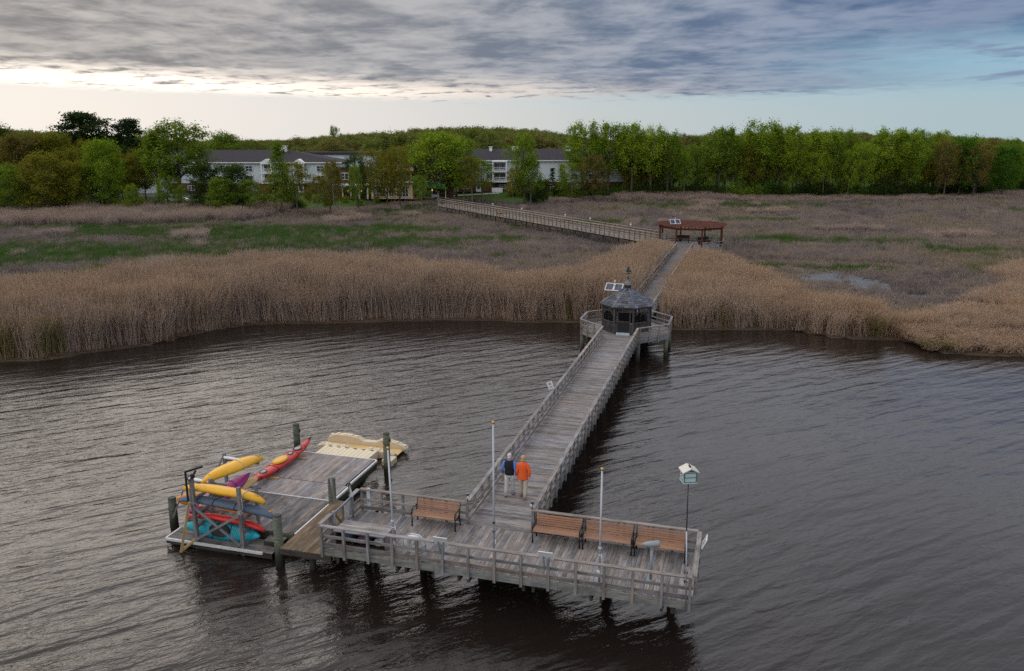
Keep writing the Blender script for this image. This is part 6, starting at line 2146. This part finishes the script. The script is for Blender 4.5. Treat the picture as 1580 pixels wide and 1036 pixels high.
# storage box with vests in the left corner
sb = thing('storage_box', (-11.75, 23.12, DZ), 'open fronted wooden storage box with vests inside in the left corner of the platform', 'storage box')
for i in range(6):
    block('top_board', (0, -0.42 + i * 0.142 , 0.53), (1.86, 0.134, 0.035), M_DECK, sb)
for x in (-0.9, -0.3, 0.32, 0.9):
    block('divider', (x, 0, 0.26), (0.04, 0.78, 0.50), M_JOIST, sb)
block('back_board', (0, 0.37, 0.26), (1.76, 0.03, 0.48), M_JOIST, sb)
block('bottom_board', (0, 0, 0.02), (1.76, 0.72, 0.03), M_JOIST, sb)
block('end_board', (0.935, 0, 0.27), (0.03, 0.84, 0.48), M_DECK, sb)
M_PURP = simple('purple_cloth', (0.20, 0.10, 0.20), 0.8)
for (x, mt, lab, nm) in ((0.0, M_PURP, 'dusty purple life vest in the middle of the storage box', 'life_vest'), (0.62, M_WHITE, 'white bundle at the right end of the storage box', 'bundle'), (-0.6, M_COVER, 'dark blue bundle at the left end of the storage box', 'bundle')):
    t = thing(nm, (-11.75 + x, 23.05, DZ + 0.04), lab, nm.replace('_', ' '))
    MB().ball((0, -0.1, 0.15), (0.22, 0.22, 0.14), 10, 6).ball((0.1, -0.12, 0.2), (0.13, 0.15, 0.12), 9, 5).obj('padding', mt, t, True)
    MB().tube([(-0.2, -0.3, 0.16), (0, -0.345, 0.18), (0.2, -0.3, 0.16)], 0.02, 5).obj('strap', M_BLACK, t)
pp = thing('marker_pipe', (-12.78, YB + 0.22, -0.6), 'pale blue pipe standing in the water behind the left corner of the platform', 'pipe')
MB().tube([(0, 0, -1.0), (0, 0, 2.85)], 0.06, 10).obj('pipe', M_LBLUE, pp, True)
MB().tube([(0, 0, 2.85), (0, 0, 2.9)], 0.068, 10).obj('pipe_cap', M_WHITE, pp)


# ------------------------------------------------------------------ two people walking hand in hand away from the camera
def skin(name, verts, edges, mat, parent, root=0, sub=1):
    """verts: (x, y, z, rx, ry); a surface grown round connected edges"""
    me = bpy.data.meshes.new(name)
    me.from_pydata([v[:3] for v in verts], edges, [])
    o = bpy.data.objects.new(name + '_rig', me)
    COL.objects.link(o)
    bm = bmesh.new()
    bm.from_mesh(me)
    ly = bm.verts.layers.skin.verify()
    for i, v in enumerate(bm.verts):
        r = verts[i]
        v[ly].radius = (r[3], r[4] if len(r) > 4 else r[3])
        v[ly].use_root = (i == root)
    bm.to_mesh(me)
    bm.free()
    sk = o.modifiers.new('skin', 'SKIN')
    sk.use_smooth_shade = True
    if sub:
        o.modifiers.new('sub', 'SUBSURF').levels = sub
    dg = bpy.context.evaluated_depsgraph_get()
    m2 = bpy.data.meshes.new_from_object(o.evaluated_get(dg))
    m2.name = name
    bpy.data.objects.remove(o)
    m2.materials.clear()
    m2.materials.append(mat)
    m2.polygons.foreach_set('use_smooth', [True] * len(m2.polygons))
    return link(bpy.data.objects.new(name, m2), parent)


M_SKIN = simple('skin', (0.55, 0.30, 0.21), 0.55, var=0.05)


def person(loc, rz, label, H, female, stride, hand_in, cols):
    """faces +Y; hand_in: +1 when the right hand holds the other person's hand"""
    t = thing('person', loc, label, 'person', rz)
    k = H / 1.75
    sw = 0.185 if female else 0.205
    hips = 0.095 if not female else 0.10

    def S(v):
        return [(a[0] * k, a[1] * k, a[2] * k) + tuple(r * k for r in a[3:]) for a in v]
    # joints: leg s gets foot offset st (forward +)
    leg = {}
    for s in (-1, 1):
        st = stride * s
        lift = 0.03 if st < 0 else 0.0
        leg[s] = [(s * hips, 0, 0.90), (s * (hips + .01), st * .55 + .03, 0.49), (s * (hips + .005), st - (0.06 if st < 0 else 0), 0.085 + lift), (s * (hips + .035), st + 0.15 - (0.06 if st < 0 else 0), 0.035 + lift * .3)]
    arm = {}
    for s in (-1, 1):
        if s == hand_in:
            arm[s] = [(s * sw, 0.01, 1.41), (s * (sw + .045), -0.03, 1.13), (s * (sw + .075), 0.02, 0.88)]
        else:
            arm[s] = [(s * sw, 0.01, 1.41), (s * (sw + .075), -0.05, 1.13), (s * (sw + .085), 0.09 if not female else -0.10, 0.90)]
    # body: one continuous mesh, fingers included
    V = [(0, 0, 0.93, .13, .10), (0, 0.01, 1.18, .125, .095), (0, 0.0, 1.36, .11, .08), (0, 0.015, 1.50, .050, .050), (0, 0.035, 1.575, .068, .075), (0, 0.04, 1.65, .078, .092), (0, 0.03, 1.715, .060, .07)]
    E = [(i, i + 1) for i in range(6)]
    V += [(0, 0.145, 1.615, .014)]
    E += [(5, 7)]
    for s in (-1, 1):
        V.append((s * 0.088, 0.03, 1.63, .016))
        E.append((5, len(V) - 1))
        b = len(V)
        for j, r in enumerate((.085, .058, .040, .032)):
            V.append((*leg[s][j], r))
        E += [(0, b), (b, b + 1), (b + 1, b + 2), (b + 2, b + 3)]
        b = len(V)
        for j, r in enumerate((.042, .038, .027)):
            V.append((*arm[s][j], r))
        E += [(2, b), (b, b + 1), (b + 1, b + 2)]
        w = arm[s][2]
        V.append((w[0], w[1] + .015, w[2] - .075, .030, .016))
        E.append((b + 2, b + 3))
        for f_, (fy, fl) in enumerate(((-.030, .075), (-.010, .092), (.012, .088), (.032, .070))):
            c = len(V)
            V += [(w[0] - s * .004, w[1] + .015 + fy, w[2] - .11, .0095), (w[0] - s * .018, w[1] + .02 + fy, w[2] - .11 - fl * .55, .0085), (w[0] - s * .042, w[1] + .022 + fy, w[2] - .11 - fl * .85, .007)]
            E += [(b + 3, c), (c, c + 1), (c + 1, c + 2)]
        c = len(V)
        V += [(w[0] - s * .02, w[1] + .05, w[2] - .06, .010), (w[0] - s * .032, w[1] + .065, w[2] - .095, .008)]
        E += [(b + 2, c), (c, c + 1)]
    skin('body', S(V), E, M_SKIN, t, 0, 1)
    def torso(mb, rings):
        mb.loft([[(rx * math.cos(q) * k, (yc + ry * math.sin(q)) * k, z * k) for q in [j * math.pi / 8 for j in range(16)]] for (z, rx, ry, yc) in rings])

    # trousers: seat and two tapering legs
    tb = MB()
    torso(tb, [(0.80, .150, .110, -.01), (0.86, .178, .135, -.01), (0.95, .172, .125, 0), (1.03, .152, .105, 0)])
    for s in (-1, 1):
        h_, kn, an = [Vector(v) for v in leg[s][:3]]
        h_ = h_ + Vector((-s * .012, -.005, -.0))
        tb.tube([tuple(v * k) for v in (h_, h_.lerp(kn, .5), kn, kn.lerp(an, .5), an + Vector((0, 0, -.035)))], [r * k for r in (.108, .097, .080, .072, .066)], 12)
    tb.obj('trousers', cols['trousers'], t, True)
    # shirt: body and two sleeves
    sb_ = MB()
    if female:
        torso(sb_, [(0.80, .205, .150, 0), (0.83, .208, .152, 0), (0.98, .188, .135, 0), (1.14, .176, .122, 0), (1.28, .188, .125, 0), (1.38, .200, .110, 0), (1.435, .185, .095, .003), (1.475, .110, .075, .008), (1.50, .062, .058, .012)])
    else:
        torso(sb_, [(0.97, .165, .118, 0), (1.14, .172, .122, 0), (1.30, .195, .124, 0), (1.39, .212, .112, 0), (1.44, .195, .096, .003), (1.48, .110, .078, .008), (1.51, .066, .062, .012)])
    for s in (-1, 1):
        a_, e_, w_ = [Vector(v) for v in arm[s]]
        a_ = a_ + Vector((-s * .02, 0, -.025))
        cuff = e_.lerp(w_, .90 if not female else .72)
        sb_.tube([tuple(v * k) for v in (a_ + Vector((-s * .03, 0, .03)), a_, a_.lerp(e_, .5), e_, cuff)], [r * k for r in (.05, .072, .066, .058, .047)], 10)
    sb_.obj('shirt', cols['shirt'], t, True)
    if cols.get('vest'):
        vb = MB()
        torso(vb, [(0.905, .186, .138, 0), (0.92, .190, .142, 0), (1.10, .190, .140, 0), (1.28, .208, .142, 0), (1.395, .208, .128, 0), (1.455, .172, .108, .004), (1.495, .105, .086, .010)])
        vb.obj('vest', cols['vest'], t, True)
    for s in (-1, 1):
        a, f_ = leg[s][2], leg[s][3]
        skin('shoe', S([(a[0], a[1] - .045, a[2] - .035, .046, .042), (a[0], a[1] + .05, a[2] - .04, .048, .042), (f_[0], f_[1] + .01, max(.032, f_[2] - .005), .046, .030)]), [(0, 1), (1, 2)], cols['shoes'], t, 0, 1)
    # hair: back and top of the head; ears and face stay free
    hb = MB()
    if female:
        hb.ball((0, 0.012 * k, 1.675 * k), (.100 * k, .108 * k, .105 * k), 14, 10).ball((0, -.030 * k, 1.60 * k), (.082 * k, .070 * k, .070 * k), 12, 7)
    else:
        hb.ball((0, 0.018 * k, 1.685 * k), (.086 * k, .098 * k, .088 * k), 14, 10).ball((0, -.020 * k, 1.62 * k), (.076 * k, .068 * k, .075 * k), 12, 7)
    hb.obj('hair', cols['hair'], t, True)
    for s in (-1, 1):
        MB().ball((s * 0.031 * k, 0.125 * k, 1.655 * k), 0.012 * k, 7, 5).obj('eye', M_IRON, t)
    MB().box((0, 0.128 * k, 1.575 * k), (0.045 * k, 0.012 * k, 0.008 * k)).obj('mouth', simple('lips', (0.35, 0.12, 0.10), 0.5), t)
    return t


cl = lambda n, c: simple(n, c, 0.85, var=0.12, scale=14.0)
person((-8.02, 28.02, DZ), 0.0, 'white haired man in black vest and blue shirt walking along the boardwalk', 1.74, False, 0.13, 1,
       {'trousers': cl('pale_grey_cotton', (0.50, 0.52, 0.53)), 'shirt': cl('blue_cotton', (0.10, 0.24, 0.66)), 'vest': cl('black_fleece', (0.008, 0.008, 0.010)), 'shoes': M_BLACK, 'hair': cl('white_hair', (0.62, 0.57, 0.55))})
person((-7.46, 27.98, DZ), 0.05, 'blond woman in orange shirt and beige trousers walking hand in hand', 1.73, True, -0.13, -1,
       {'trousers': cl('beige_cotton', (0.50, 0.44, 0.38)), 'shirt': cl('orange_cotton', (0.78, 0.11, 0.018)), 'shoes': cl('tan_leather', (0.36, 0.22, 0.12)), 'hair': cl('blond_hair', (0.44, 0.31, 0.16))})
